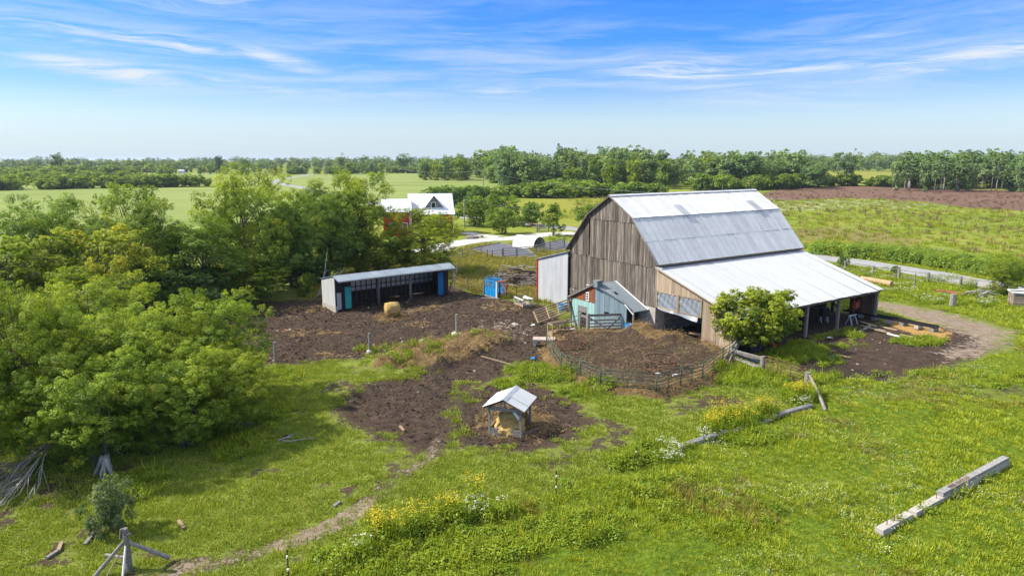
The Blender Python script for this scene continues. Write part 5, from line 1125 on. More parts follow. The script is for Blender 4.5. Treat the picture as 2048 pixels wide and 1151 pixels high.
beam(t, 'top_board', (L1 * .45, Wc * .5, .80), (L1 * .98, Wc * .55, .80), .22, .04, M_WHITE)
# loading stand
s0 = on(1096, 673); s0.z = 0; t = thing('loading_stand', 'pale wooden stand with dark top and shelf beside the concrete slab', 'stand', s0, BROT)
for lx, wy, z0 in ((0, 0, 0), (0, -.62, 0), (1.3, 0, 0), (1.3, -.62, 0), (2.4, 0, 0), (2.4, -.62, 0)): beam(t, 'leg', (lx, wy, -.1), (lx, wy, 1.18), .09, .09, M_PLANK)
for z in (1.15, .42): beam(t, 'rail', (0, 0, z), (2.4, 0, z), .05, .13, M_PLANK); beam(t, 'rail', (0, -.62, z), (2.4, -.62, z), .05, .13, M_PLANK)
beam(t, 'end_rail', (0, 0, 1.14), (0, -.62, 1.14), .05, .14, M_PLANK); beam(t, 'end_panel', (-.03, 0, .26), (-.03, -.62, .26), .04, .5, M_PLANK)
m = MB(); m.box((.8, -.31, 1.235), (1.6, .7, .04)); m.build('top', M_BROWNW, t)
m = MB(); m.box((.9, -.31, .46), (1.9, .6, .04)); m.build('shelf', M_PLANK, t)
# concrete slab on blocks
cs = V2(G(1088, 680, .45)); t = thing('concrete_slab', 'pinkish concrete slab raised on two blocks at the pen corner', 'slab', (cs.x, cs.y, .02), R_(-12) + BROT * .2)
m = MB(); m.box((0, 0, .52), (1.75, .95, .14)); me = m.mesh('slab', pm('pink_concrete', (.36, .28, .24), (.50, .40, .35), 2, rough=.9, bump=.3)); mk('slab_top', me, t)
for xx in (-.72, .72): m = MB(); m.box((xx, -.05, .2), (.22, .8, .5)); m.build('block', M_CONC, t)
# tubs and buckets
def tub(name, label, p, r0, r1, h_, mat, inner=M_BLACK, rot=0):
    t = thing(name, label, 'tub', p); m = MB(); n = 16
    vs = []
    for z, r_ in ((0, r0), (h_, r1), (h_, r1 * .9), (h_ * .25, r0 * .88)):
        vs += [(r_ * math.cos(6.2832 * k / n), r_ * math.sin(6.2832 * k / n), z) for k in range(n)]
    m.add(vs, [(j * n + k, j * n + (k + 1) % n, (j + 1) * n + (k + 1) % n, (j + 1) * n + k) for j in range(3) for k in range(n)] + [tuple(3 * n + k for k in range(n))]); m.build('body', mat, t, smooth=True)
    m = MB(); m.path([(r1 * math.cos(6.2832 * k / n), r1 * math.sin(6.2832 * k / n), h_) for k in range(n + 1)], .02, 5, cap=False); m.build('rim', mat, t); return t
tub('tub', 'white tub lying by the half ring feeder', on(1140, 668, .0), .42, .48, .42, M_WHITE)
tub('tub', 'blue tub behind the slatted gate by the annex', Vector((*B(-1.2, 11.2)[:2], 0)), .42, .48, .62, M_BLUEP)
tub('bucket', 'blue bucket under the porch of the milk shed', Vector((*B(-2.2, .9)[:2], .3)), .26, .31, .5, M_BLUEP)
tub('barrel', 'black barrel between the annex and the milk shed', Vector((*B(-.9, 10.3)[:2], -.03)), .36, .36, .95, M_BLACK)

# ------------------------------------------------------------------ blue cattle chute
c0, c1, c2 = V2(G(969, 590)), V2(G(993, 596)), V2(G(1010, 594)); ca = math.atan2((c1 - c0).y, (c1 - c0).x); CL = (c1 - c0).length; CWd = 1.15; CH = 1.75
t = thing('cattle_chute', 'bright blue cattle squeeze chute with an orange and white head gate', 'cattle chute', c0, ca)
for yy in (0, CWd):
    for k in range(6): xx = CL * k / 5; beam(t, 'upright', (xx, yy, 0), (xx, yy, CH), .07, .07, M_BLUEP)
    for z in (.03, 1.0, 1.2, 1.4, 1.6, CH): beam(t, 'rail', (0, yy, z), (CL, yy, z), .05, .05, M_BLUEP)
    for k in range(3): m = MB(); m.box((CL * (k + .5) / 3, yy, .52), (CL / 3 - .06, .025, .88)); m.build('side_panel', M_BLUEP, t)
for k in range(6): xx = CL * k / 5; beam(t, 'top_bar', (xx, 0, CH), (xx, CWd, CH), .06, .06, M_BLUEP)
for k in range(3): pipes(t, 'hoop_bar', M_BLUEP, [(CL * (.1 + k * .35), 0, CH), (CL * (.1 + k * .35), .1, CH + .3), (CL * (.1 + k * .35), CWd - .1, CH + .3), (CL * (.1 + k * .35), CWd, CH)], .03)
for yy, mt in ((-.05, M_WHITE), (CWd + .05, M_ORANGE)): beam(t, 'gate_post', (CL + .1, yy, 0), (CL + .1, yy, CH), .12, .12, mt)
beam(t, 'gate_header', (CL + .1, -.1, CH), (CL + .1, CWd + .1, CH), .12, .12, M_ORANGE)
for yy in (.3, .75): beam(t, 'head_bar', (CL + .12, yy, .05), (CL + .12, yy, CH), .06, .10, M_BLACK if yy < .5 else M_ORANGE)
beam(t, 'skid', (-.2, -.1, .03), (CL + .5, -.1, .03), .1, .1, M_GREYW); beam(t, 'skid', (-.2, CWd + .1, .03), (CL + .5, CWd + .1, .03), .1, .1, M_GREYW)

# ------------------------------------------------------------------ fences
def rail_fence(label, pts, hh, nr, mat, pr=.07, rr=(.06, .09), name='rail_fence', pmat=None, ph=None, extra=0, jit=.05, base=.25):
    P = [Vector((*p, gz1(*p))) for p in pts]; t = thing(name, label, 'fence', P[0]); q = random.Random(len(label))
    for i, p in enumerate(P): m = MB(); a = p - P[0]; m.path([a + Vector((0, 0, -.2)), a + Vector((q.uniform(-jit, jit), q.uniform(-jit, jit), ph or hh + .15))], [pr, pr * .9], 7); m.build('post', pmat or mat, t)
    for a, b in zip(P[:-1], P[1:]):
        for k in range(nr):
            z = base + (hh - base) * k / max(1, nr - 1) if nr > 1 else hh; m = MB(); m.bar(a - P[0] + Vector((0, 0, z + q.uniform(-jit, jit))), b - P[0] + Vector((0, 0, z + q.uniform(-jit, jit))), *rr); m.build('rail', mat, t)
    return t
rail_fence('brown railed fence from the run-in shed to the blue chute', GP((908, 572), (935, 580), (967, 590)), 1.25, 5, M_RUSTP, .07, (.035, .05), 'yard_fence', M_GREYW)
rail_fence('thin pipe fence between the blue chute and the annex', GP((1013, 595), (1033, 598), (1055, 601), (1074, 604)), 1.2, 5, M_RUSTP, .045, (.025, .025), 'pipe_fence')
rail_fence('old rail fence along the back paddock left of the garden', GP((880, 524), (925, 515), (962, 506)), 1.15, 3, M_GREYW, .10, (.07, .09))
rail_fence('red post fence beside the garden bed', GP((962, 506), (974, 517), (984, 518), (1005, 514)), 1.2, 3, M_RUSTP, .07, (.04, .04))
rail_fence('split rail fence before the white tunnel', GP((1006, 513), (1034, 512), (1072, 508), (1100, 500), (1128, 492)), 1.3, 4, M_GREYW, .13, (.08, .10))
t = rail_fence('short rail fence on the lawn by the road bend', GP((1045, 452), (1062, 454), (1078, 456)), .9, 2, M_PLANK, .12, (.12, .14))
t = rail_fence('weathered driveway gate with a diagonal brace', GP((1074, 464), (1097, 462)), 1.5, 4, M_GREYW, .16, (.07, .13), 'driveway_gate')
P0 = V2(G(1074, 464)); P1 = V2(G(1097, 462)); beam(t, 'brace', (0, 0, .2), (P1 - P0) + Vector((0, 0, 1.6)), .08, .12, M_GREYW)
rail_fence('wire and rail fence along the near side of the road', GP((1690, 540), (1746, 549), (1797, 556), (1855, 564), (1920, 574), (1985, 584), (2060, 596)), 1.05, 2, M_GREYW, .16, (.05, .06), 'road_fence')
# rusty pipe gate, corner post and stacked rails right of the pen
def pipe_gate(label, A, Bp, hh, nb, mat, name='pipe_gate'):
    t = thing(name, label, 'gate', A); d = Bp - A
    for k in range(nb): z = .12 + (hh - .12) * k / (nb - 1); pipes(t, 'rail', mat, [(0, 0, z), (d.x, d.y, d.z + z)], .032)
    for f in (0, .33, .66, 1): pipes(t, 'upright', mat, [(d.x * f, d.y * f, d.z * f + .1), (d.x * f, d.y * f, d.z * f + hh)], .026)
    return t
gpA, gpB = on(1528, 745), on(1608, 771); pipe_gate('rusty pipe gate hung on the grey corner post right of the pen', gpA, gpB, 1.15, 6, M_RUSTP)
post('thick grey corner post at the end of the rusty gate', 1614, 772, 744, .20, M_GREYW)
post('grey post between the stacked rails and the rusty gate', 1524, 744, 712, .17, M_GREYW)
p0, p1 = on(1616, 772), on(1650, 826); t = thing('brace_pole', 'grey pole sloping from the corner post down to the grass', 'pole', p1)
m = MB(); m.path([p0 - p1 + Vector((0, 0, .75)), (p0 - p1) * .5 + Vector((.05, 0, .45)), Vector((0, 0, .1))], [.07, .09, .10], 7); m.build('pole', M_GREYW, t, smooth=True)
m = MB(); m.path([p0 - p1 + Vector((.05, 0, .5)), (p0 - p1) * .45 + Vector((.2, .1, .2))], [.06, .07], 7); m.build('second_pole', M_GREYW, t, smooth=True)
base_p = on(1487, 728); q = random.Random(5)
for i in range(9):
    ua, ub = (1462 + q.uniform(-8, 8), 1525 + q.uniform(-12, 4)) if i < 6 else (1452 + q.uniform(-4, 10), 1478 + q.uniform(-6, 12))
    a = on(ua, 716 + i % 6 * 2.5 if i < 6 else 738 - (i - 6) * 4); b = on(ub, 738 + (i % 6) * 1.5 if i < 6 else 704 + (i - 6) * 2); z0, z1 = (.15 + .1 * (i % 4), .10 + .12 * (i % 4)) if i < 6 else (.05, .95)
    m = MB(); m.bar((0, 0, z0), (b - a).to_2d().to_3d() + Vector((0, 0, z1)), .12, .10); o = m.build('fence_rail', M_TIMBER if i % 2 else M_GREYW); o.location = (a.x, a.y, a.z); tag(o, ('grey split rail in the tumbled stack left of the rusty gate' if i < 6 else 'grey rail propped upright at the right end of the pen'), 'rail', 'tumbled rails beside the pen' if i < 6 else 'rails propped at the pen end')
# steel T posts of the wire fence with white insulators
for i, (u, v, vt, wh) in enumerate(((578, 1160, 1098, 'nearest the bottom edge'), (744, 1110, 1060, 'beside the first goldenrod'), (951, 1036, 992, 'among the white umbels'), (1112, 992, 940, 'on bare grass below the hay shelter'), (1271, 934, 894, 'at the left start of the half-buried timbers'), (1408, 884, 844, 'standing against the half-buried timber'))):
    p = on(u, v); h_ = zat(p.y, vt) - p.z; t = thing('wire_fence_post', 'thin steel wire fence post %s' % wh, 'post', p, group='steel posts of the wire fence')
    m = MB(); m.box((0, 0, h_ / 2 - .1), (.05, .012, h_ + .2)); m.box((0, .02, h_ / 2 - .1), (.012, .035, h_ + .2)); m.build('stake', M_RUSTP, t)
    for f in (.35, .78): m = MB(); m.tube((0, -.035, h_ * f - .04), (0, -.035, h_ * f + .04), .035, .035, 7); m.build('insulator', M_WHITE, t)
# corner brace at the bottom left
p = on(258, 1140); h_ = 1.62; t = thing('corner_brace', 'grey fence corner post propped by splayed poles at the bottom left', 'fence post', p)
m = MB(); m.path([(0, 0, -.3), (.03, 0, .8), (0, .02, h_)], [.12, .11, .10], 8); m.build('post', M_GREYW, t)
for a, z1, r_, mt in (((-1.0, -.42, 0), 1.2, .075, M_GREYW), ((1.2, .55, .15), 1.15, .085, M_GREYW), ((.25, -.9, 0), 1.1, .04, M_WHITE), ((-.55, -.55, 0), 1.05, .03, M_PLANK), ((-1.1, .5, .3), .5, .06, M_GREYW)): m = MB(); m.path([Vector(a), Vector((0, 0, z1))], [r_, r_ * .85], 7); m.build('prop', mt, t)
for k in range(3): m = MB(); m.bar((-.2 + .1 * k, .08, 1.2 + .1 * k), (-.05 + .12 * k, -.05, 1.65 - .1 * k), .12, .05); m.build('broken_rail', M_GREYW, t)
# half-buried timbers along the wire fence
for i, (a, b, za, zb, wh) in enumerate((((1366, 899), (1452, 872), .18, .20, 'lowest of three, beside the wire fence post'), ((1456, 871), (1538, 842), .10, .12, 'middle of three, under the goldenrod'), ((1542, 840), (1622, 814), .22, .16, 'highest of three, near the corner post'))):
    A, Bp = on(*a), on(*b); m = MB(); d = Bp - A; m.path([Vector((0, 0, za)), d * .5 + Vector((0, .05, (za + zb) / 2)), d + Vector((0, 0, zb))], [.17, .19, .16], 6); o = m.build('timber', M_TIMBER); o.location = A; tag(o, 'grey weathered timber in the grass, %s' % wh, 'timber', 'timbers along the wire fence')
# long concrete curb with a timber on top
A, Bp = on(1757, 1070), on(2010, 930); d = Bp - A; L_ = d.length; t = thing('concrete_curb', 'long concrete feed curb lying in the grass at the lower right', 'curb', A, math.atan2(d.y, d.x))
for a, b, dz in ((0, L_ * .20, 0), (L_ * .225, L_ * .50, -.02), (L_ * .503, L_, 0)): m = MB(); m.prism([(a, -.20, -.2), (a, .20, -.2), (a, .16, .30 + dz), (a, -.16, .30 + dz)], (b - a, 0, 0)); m.build('concrete_block', M_CONC, t)
for a, b in ((L_ * .43, L_ * .72), (L_ * .722, L_)): m = MB(); m.box(((a + b) / 2, 0.02, .385), (b - a, .28, .17)); m.build('timber', M_TIMBER, t)
for a in (.52, .58, .63): m = MB(); m.box((L_ * a, 0, .472), (L_ * .05, .16, .02)); m.build('rot_patch', M_BROWNW, t)
for a in (.05, .10, .15, .28, .40): m = MB(); m.tube((L_ * a, 0, .25), (L_ * a, .01, .5), .018, .018, 5); m.build('anchor_bolt', M_RUSTP, t)

# ------------------------------------------------------------------ roofed hay shelter
fa, fb, fc = V2(G(979, 866)), V2(G(1041, 874)), V2(G(1060, 850)); fo = thing('hay_shelter', 'small roofed hay feeder on four posts with a pale metal roof', 'feeder', (fa.x, fa.y, gz1(fa.x, fa.y)), math.atan2((fb - fa).y, (fb - fa).x)); FW = 1.75
for xx, yy in ((0, 0), (FW, 0), (0, FW), (FW, FW)): beam(fo, 'post', (xx, yy, -.2), (xx, yy, 1.62), .11, .11, M_GREYW)
for yy in (0, FW): beam(fo, 'tie_beam', (-.1, yy - .06, 1.56), (FW + .1, yy - .06, 1.56), .05, .18, M_GREYW); beam(fo, 'tie_beam', (FW / 2, yy, 1.55), (FW / 2, yy, 2.05), .10, .06, M_GREYW)
for xx in (0, FW): beam(fo, 'plate', (xx, -.1, 1.6), (xx, FW + .1, 1.6), .1, .1, M_GREYW)
for yy in (-.02, FW + .02): beam(fo, 'side_board', (-.04, yy, .22), (FW + .04, yy, .22), .05, .46, M_GREYW)
for xx in (-.02,): beam(fo, 'side_board', (xx, 0, .22), (xx, FW, .22), .05, .46, M_GREYW)
beam(fo, 'side_board', (FW + .02, FW * .1, .12), (FW + .6, FW * .75, .12), .05, .2, M_GREYW); beam(fo, 'brace', (FW - .4, -.03, 1.5), (FW - .05, -.03, 1.1), .03, .14, M_WHITE)
for sgn in (-1, 1):
    a = Vector((FW / 2, -.32, 2.16)); D = Vector((sgn * 1.18, 0, -.52)); m = MB(); m.prism([a - Vector((0, 0, .05)), a + D - Vector((0, 0, .05)), a + D + Vector((0, FW + .62, -.05)), a + Vector((0, FW + .62, -.05))], (0, 0, -.03)); rp = m.build('roof_half', M_BROWNW, fo)
    ns = 3; wd = (FW + .64) / ns; me_f = corrugated('roof_sheet', wd + .02, D.length, .16, .015, M_ROOFW)
    if sgn < 0: sheets(rp, 'roof_sheet', a + Vector((0, FW + .64, .02)), (0, -1, 0), D, ns, 1, wd, D.length, me_f)
    else: sheets(rp, 'roof_sheet', a + Vector((0, 0, .02)), (0, 1, 0), D, ns, 1, wd, D.length, me_f)
m = MB(); m.prism([(FW / 2 - .18, -.33, 2.12), (FW / 2, -.33, 2.22), (FW / 2 + .18, -.33, 2.12), (FW / 2, -.33, 2.19)], (0, FW + .66, 0)); m.build('ridge_cap', M_GALV, fo)
def mound(name, label, cat, p, rx, ry, h_, mat, seed, rz=0.0, parent=None):
    b = bmesh.new(); bmesh.ops.create_icosphere(b, subdivisions=4, radius=1.0); q = np.random.RandomState(seed)
    for v in b.verts:
        k = .86 + .28 * float(vn(v.co.x + 5 * v.co.z, v.co.y + seed, .45, seed)) + q.uniform(-.03, .03); v.co = Vector((v.co.x * rx * k, v.co.y * ry * k, max(-.1, v.co.z) * h_ * k))
    me = bpy.data.meshes.new(name); b.to_mesh(me); b.free(); me.materials.append(mat); o = mk(name, me); o.location = p; o.rotation_euler = (0, 0, rz); return tag(o, label, cat)
hp = fo.matrix_basis @ Vector((FW * .52, FW * .42, .05)); mound('hay_pile', 'golden hay heaped inside the roofed hay shelter', 'hay', hp, .86, .86, 1.2, M_HAY, 4)
hb = mk('hay_bale', bale_mesh('hay_bale', .55, .7, M_HAYD, 8)); hb.matrix_world = Matrix.Translation(fo.matrix_basis @ Vector((FW * .62, FW * 1.0, .52))) @ Matrix.Rotation(R_(95), 4, 'Z') @ Matrix.Rotation(R_(90), 4, 'Y'); tag(hb, 'dark old hay bale at the back of the roofed shelter', 'hay bale')

# ------------------------------------------------------------------ pile of old poles and boards
wp = V2(G(1040, 566)); q = random.Random(12)
t = thing('wood_pile', 'big heap of old poles and boards behind the blue chute', 'wood pile', wp)
for i in range(130):
    f = q.random(); z = 2.35 * (1 - f ** .9) * q.uniform(.25, 1) + .08; r_ = f * 2.3
    c = Vector((q.uniform(-1, 1) * (2.9 - z * .75), q.uniform(-1, 1) * (3.2 - z * 1.1), z)); L_ = q.uniform(1.6, 3.6); a = q.gauss(-.45, .45); sl_ = q.uniform(-.16, .16)
    dv = Vector((math.cos(a), math.sin(a), sl_)) * L_ / 2; m = MB()
    if i % 3: m.path([c - dv, c + dv], [q.uniform(.05, .10), q.uniform(.04, .08)], 6)
    else: m.bar(c - dv, c + dv, q.uniform(.1, .2), .04)
    m.build('pole' if i % 3 else 'plank', (M_GREYW, M_BROWNW, M_BROWNW, M_BARK, M_GREYW)[i % 5] if i != 7 else M_PLANK, t)
m = MB(); m.path([Vector((-2.6, -2.2, 0)), Vector((-2.25, -2.2, 2.35))], [.06, .05], 6); m.build('upright_pole', M_DEADW, t); m = MB(); m.path([Vector((-3.1, -1.2, 0)), Vector((-3.05, -1.2, 1.3))], [.05, .04], 6); m.build('upright_pole', M_DEADW, t)

# ------------------------------------------------------------------ white film tunnel in the garden
ha, hb_, hf = V2(G(1067, 499)), V2(G(1089, 495)), V2(G(1025, 493)); ax = (hf - ha); TLn = ax.length; ta = math.atan2(ax.y, ax.x); tw = 2.6; th = 1.95
t = thing('garden_tunnel', 'low white plastic hoop tunnel beside the garden bed', 'greenhouse', ha, ta)
n, k = 12, 14; vs = []
for i in range(n + 1):
    for j in range(k + 1): a = math.pi * j / k; vs.append((TLn * i / n, -tw / 2 + tw / 2 * math.cos(a) * (1 - .04 * math.sin(i * 1.9)), th * math.sin(a) ** .75 * (1 + .03 * math.sin(i * 2.6)) ))
m = MB(); m.add(vs, [(i * (k + 1) + j, i * (k + 1) + j + 1, (i + 1) * (k + 1) + j + 1, (i + 1) * (k + 1) + j) for i in range(n) for j in range(k)]); m.build('film_cover', M_CANVAS, t, smooth=True)
for i in (0, n):
    m = MB(); m.path([(TLn * i / n + (-.04 if i == 0 else .04), -tw / 2 + tw / 2 * math.cos(math.pi * j / k), th * math.sin(math.pi * j / k) ** .75) for j in range(k + 1)], .05, 6); m.build('end_hoop', M_GREYW, t)
for yy in (-tw * .33, -tw * .66): beam(t, 'end_stud', (-.05, yy, 0), (-.05, yy, th * .93), .09, .06, M_GREYW)
beam(t, 'end_rail', (-.05, -.05, .7), (-.05, -tw + .05, .7), .06, .1, M_GREYW)
m = MB(); m.add([(TLn, -tw / 2 + tw / 2 * math.cos(math.pi * j / k), th * math.sin(math.pi * j / k) ** .75) for j in range(k + 1)], [tuple(range(k + 1))]); m.build('end_film', M_CANVAS, t)
ed = Z['garden_a']
t = thing('bed_edging', 'pale board edging round the grey garden bed', 'edging', V2(ed[0]))
for a, b in zip(ed, ed[1:] + ed[:1]): m = MB(); m.bar(V2(a) - V2(ed[0]) + Vector((0, 0, .06)), V2(b) - V2(ed[0]) + Vector((0, 0, .06)), .12, .2); m.build('board', M_GREYW, t)

# ------------------------------------------------------------------ red house
hx0 = V2(G(822, 472)); hs = thing('farm_house', 'red farmhouse with white metal roof and grey gabled dormer', 'house', hx0, R_(10))
HW, HD, EZ, RZ = 8.2, 7.2, 5.0, 7.7
M_HROOF = pm('white_house_roof', (.60, .62, .65), (.70, .72, .74), .8, rough=.45, rand=.03); M_SHING = pm('grey_shingle', (.16, .15, .135), (.28, .265, .24), 5, (1, 1, 3), .9, .2)
m = MB(); m.box((HW / 2, HD / 2 + 1.6, 2.4), (HW, HD, 5.0)); m.build('wall', M_REDH, hs)
for ya, za, yb, zb in ((1.3, EZ - .15, HD / 2 + 1.6, RZ), (HD + 1.9, EZ - .15, HD / 2 + 1.6, RZ)):
    m = MB(); m.prism([(-.3, ya, za), (HW + .3, ya, za), (HW + .3, yb, zb), (-.3, yb, zb)], (0, 0, .1)); rr_ = m.build('roof', M_HROOF, hs)
    for k in range(15): mm = MB(); xx = -.2 + k * (HW + .4) / 14; mm.bar((xx, ya, za + .12), (xx, yb, zb + .12), .05, .06); mm.build('roof_rib', M_HROOF, rr_)
for xx in (0, HW): m = MB(); m.prism([(xx - .02, 1.6, 4.85), (xx - .02, HD + 1.6, 4.85), (xx - .02, HD / 2 + 1.6, RZ - .05)], (.04, 0, 0)); m.build('gable', M_REDH, hs)
m = MB(); m.prism([(-.2, 1.4, EZ - .1), (HW + .3, 1.4, EZ - .1), (HW + .3, -.4, 4.05), (-.2, -.4, 4.05)], (0, 0, .09)); m.build('porch_roof', M_HROOF, hs)
for k in range(4): beam(hs, 'porch_post', (.1 + k * (HW - .2) / 3, -.2, 0), (.1 + k * (HW - .2) / 3, -.2, 4.05), .14, .14, M_WHITE)
dx, dw, dz = 4.6, 1.9, 7.55
m = MB(); m.prism([(dx - dw, 1.75, EZ - .05), (dx + dw, 1.75, EZ - .05), (dx, 1.75, dz - .1)], (0, .08, 0)); dg = m.build('dormer_gable', M_SHING, hs)
for s_ in (-1, 1): m = MB(); m.prism([(dx, 1.45, dz), (dx + s_ * (dw + .3), 1.45, EZ - .25), (dx + s_ * (dw + .3), 2.2, EZ + .1), (dx, 5.0, dz)], (0, 0, .09)); m.build('dormer_roof', M_HROOF, hs)
m = MB(); m.box((dx - .1, 1.70, 5.75), (.95, .06, 1.15)); wn = m.build('window', M_WHITE, hs); m = MB(); m.box((dx - .1, 1.66, 5.75), (.72, .03, .92)); m.build('pane', M_GLASSD, wn)
m = MB(); m.box((-2.6, 2.6, 2.3), (5.0, 5.4, 4.8)); m.build('wing_wall', M_REDH, hs)
m = MB(); m.box((-.1, -.12, 2.3), (.16, .06, 4.6)); m.build('corner_board', M_WHITE, hs)
for ya, za, yb, zb in ((-.4, 4.6, 2.6, 6.9), (5.6, 4.6, 2.6, 6.9)): m = MB(); m.prism([(-5.4, ya, za), (.3, ya, za), (.3, yb, zb), (-5.4, yb, zb)], (0, 0, .1)); m.build('wing_roof', M_HROOF, hs)
for xx in (-1.1, -3.4): m = MB(); m.box((xx, -.13, 2.1), (1.1, .06, 1.0)); wn = m.build('window', M_WHITE, hs); m = MB(); m.box((xx, -.17, 2.1), (.86, .03, .76)); m.build('pane', M_GLASSD, wn)
for xx in (1.5, 6.5): m = MB(); m.box((xx, 1.57, 2.2), (1.0, .06, 1.3)); wn = m.build('window', M_WHITE, hs); m = MB(); m.box((xx, 1.53, 2.2), (.78, .03, 1.08)); m.build('pane', M_GLASSD, wn)

# ------------------------------------------------------------------ power poles and lines
POLES = []
def power_pole(label, x, y, hh, group='power poles'):
    t = thing('power_pole', label, 'power pole', (x, y, 0), group=group); m = MB(); m.path([(0, 0, -.5), (0, 0, hh)], [.16, .11], 8); m.build('shaft', M_POLE, t)
    m = MB(); m.tube((.0, 0, hh), (0, 0, hh + .18), .05, .05, 6); m.build('insulator', M_WHITE, t)
    m = MB(); m.box((.2, 0, hh - .5), (.12, .12, .3)); m.build('bracket', M_WIRE, t); POLES.append(Vector((x, y, hh + .15))); return t
pw = [((929, 457), None, 'service pole on the lawn nearest the red house', 6.0), ((967, 398), 342, 'tall power pole behind the lawn shrubs', None)]
for (u, v), vt, lb, hh in pw: x, y = G(u, v); power_pole(lb, x, y, hh or zat(y, vt))
b1 = B(32, 12); power_pole('power pole rising behind the barn ridge', b1.x, b1.y, 9.6)
for u, vb, vt, lb in ((773, 352, 329, 'far power pole left of the wooded rise'), (652, 353, 323, 'far power pole in the middle of the hay field'), (569, 358, 325, 'far power pole right of the lone dark tree'), (397, 352, 319, 'far power pole left of the lone dark tree'), (463, 352, 322, 'far power pole just right of the lone dark tree')):
    x, y = G(u, vb); power_pole(lb, x, y, zat(y, vt))
POLES.append(Vector((95, 92, 10)))
def wire(label, a, b, sag, r=.012):
    pts = [a.lerp(b, i / 14) - Vector((0, 0, sag * 4 * (i / 14) * (1 - i / 14))) for i in range(15)]; m = MB(); m.path([p_ - a for p_ in pts], r, 4); o = m.build('power_line', M_WIRE, smooth=True); o.location = a; tag(o, label, 'power line')
wire('power line from the lawn pole down to the road behind the barn', POLES[0], Vector((30, 122, 4.0)), 1.0, .014); wire('power line from the tall pole to the barn pole', POLES[1], POLES[2], 1.6, .018); wire('power line from the barn pole off to the right', POLES[2], POLES[-1], 1.2, .015); wire('power line from the tall pole away over the hay field', POLES[1], POLES[3], 3, .04); wire('second line from the tall pole towards the barn', POLES[1] - Vector((0, 0, 1.2)), POLES[2] - Vector((0, 0, 3)), 2.6, .014)
for lb, u, v, w_, c in (('tiny white trailer beyond the small pale field', 364, 347, 5.5, M_WHITE), ('tiny white building among the far left trees', 373, 339.5, 9.0, M_WHITE), ('tiny white building in front of the middle skyline wood', 600, 339, 8.0, M_WHITE)):
    x, y = G(u, v); t = thing('far_building', lb, 'building', (x, y, 0)); m = MB(); m.box((0, 0, 1.4), (w_, 3, 2.8)); m.build('wall', c, t); m = MB(); m.prism([(-w_ / 2 - .2, -1.7, 2.8), (-w_ / 2 - .2, 1.7, 2.8), (-w_ / 2 - .2, 0, 4.0)], (w_ + .4, 0, 0)); m.build('roof', M_GALV, t)

# ------------------------------------------------------------------ machinery and timber about the lean-to
mr0, mr1 = V2(G(1716, 634)), V2(G(1868, 664)); d = (mr1 - mr0); L_ = d.length; t = thing('sawmill', 'portable sawmill with long black rails and faded red head in the lean-to', 'sawmill', mr0, math.atan2(d.y, d.x))
for yy in (0, .75): beam(t, 'rail', (-1.5, yy, .42), (L_, yy, .42), .07, .16, M_BLACK)
for k in range(10): beam(t, 'crossbar', (k * L_ / 9, 0, .38), (k * L_ / 9, .75, .38), .07, .07, M_BLACK)
for k in range(6): m = MB(); m.box((.2 + k * (L_ - .4) / 5, .38, .15), (.35, .9, .32)); m.build('support_block', M_GREYW if k % 2 else M_CONC, t)
hd = [((-.2, .1, 1.35), (.28, .3, .62)), ((-.1, 1.25, 1.4), (.28, .34, .55))]
m = MB(); m.box((-.2, -.15, 1.18), (.34, .72, .62)); m.build('blade_guard', M_SALMON, t); m = MB(); m.box((-.2, 1.3, 1.28), (.34, .42, .62)); m.build('blade_guard', M_SALMON, t); beam(t, 'cross_arm', (-.2, .1, 1.55), (-.2, 1.4, 1.55), .12, .14, M_SALMON)
for yy in (-.05, .85): beam(t, 'mast', (-.45, yy, .4), (-.45, yy, 2.1), .1, .1, M_SALMON)
m = MB(); m.box((-.5, .3, 1.85), (.5, .6, .4)); m.build('engine', M_BLACK, t)
lp = B(14.0, -1.6); t = thing('lumber_stack', 'grey rough-sawn lumber stacked along the inner wall of the lean-to', 'lumber', lp, BROT); q = random.Random(77)
for k in range(5):
    for j in range(4): m = MB(); m.box((q.uniform(-.5, .5), -.7 + j * .38, .14 + k * .2), (q.uniform(4.5, 6.5), .34, .15)); m.build('board', (M_GREYW, M_TIMBER, M_PLANK)[(k + j) % 3], t)
x, y = G(1703, 648); t = thing('sawhorse', 'grey sawhorse standing behind the lean-to post', 'sawhorse', (x, y, 0), BROT)
for sx in (-.45, .45):
    for sy in (-.3, .3): beam(t, 'leg', (sx, sy, 0), (sx * .9, 0, .8), .09, .05, M_GALV)
beam(t, 'top', (-.6, 0, .82), (.6, 0, .82), .14, .1, M_GALV)
x, y = G(1647, 644); t = thing('engine_block', 'black engine hanging frame in the open lean-to', 'machine', (x, y, 0))
m = MB(); m.box((0, 0, .95), (.7, .5, .75)); m.build('engine', M_BLACK, t); m = MB(); m.tube((-.1, -.3, 1.0), (-.1, -.42, 1.0), .28, .28, 14); m.build('flywheel', M_BLACK, t)
for sx in (-.3, .3): beam(t, 'leg', (sx, -.2, 0), (sx, 0, .7), .06, .06, M_GALV); beam(t, 'leg', (sx, .3, 0), (sx, 0, .7), .06, .06, M_GALV)
for i, (ua, va, ub, vb, mt) in enumerate(((1722, 644, 1752, 655, M_PLANK), (1722, 652, 1770, 662, M_GREYW), (1730, 656, 1782, 668, M_PLANK), (1760, 654, 1795, 662, M_PLANK), (1775, 668, 1825, 680, M_WHITE), (1727, 661, 1741, 652, M_GREYW), (1800, 671, 1838, 678, M_PLANK), (1700, 668, 1725, 664, M_GREYW))):
    A, Bp = on(ua, va, .05), on(ub, vb, .05); m = MB(); m.bar((0, 0, .03), Bp - A + Vector((0, 0, .03)), .24, .07); o = m.build('sawn_board', mt); o.location = A; tag(o, 'sawn board lying by the mill rails, %s from the lean-to' % ordw[i], 'board', 'sawn boards by the mill')
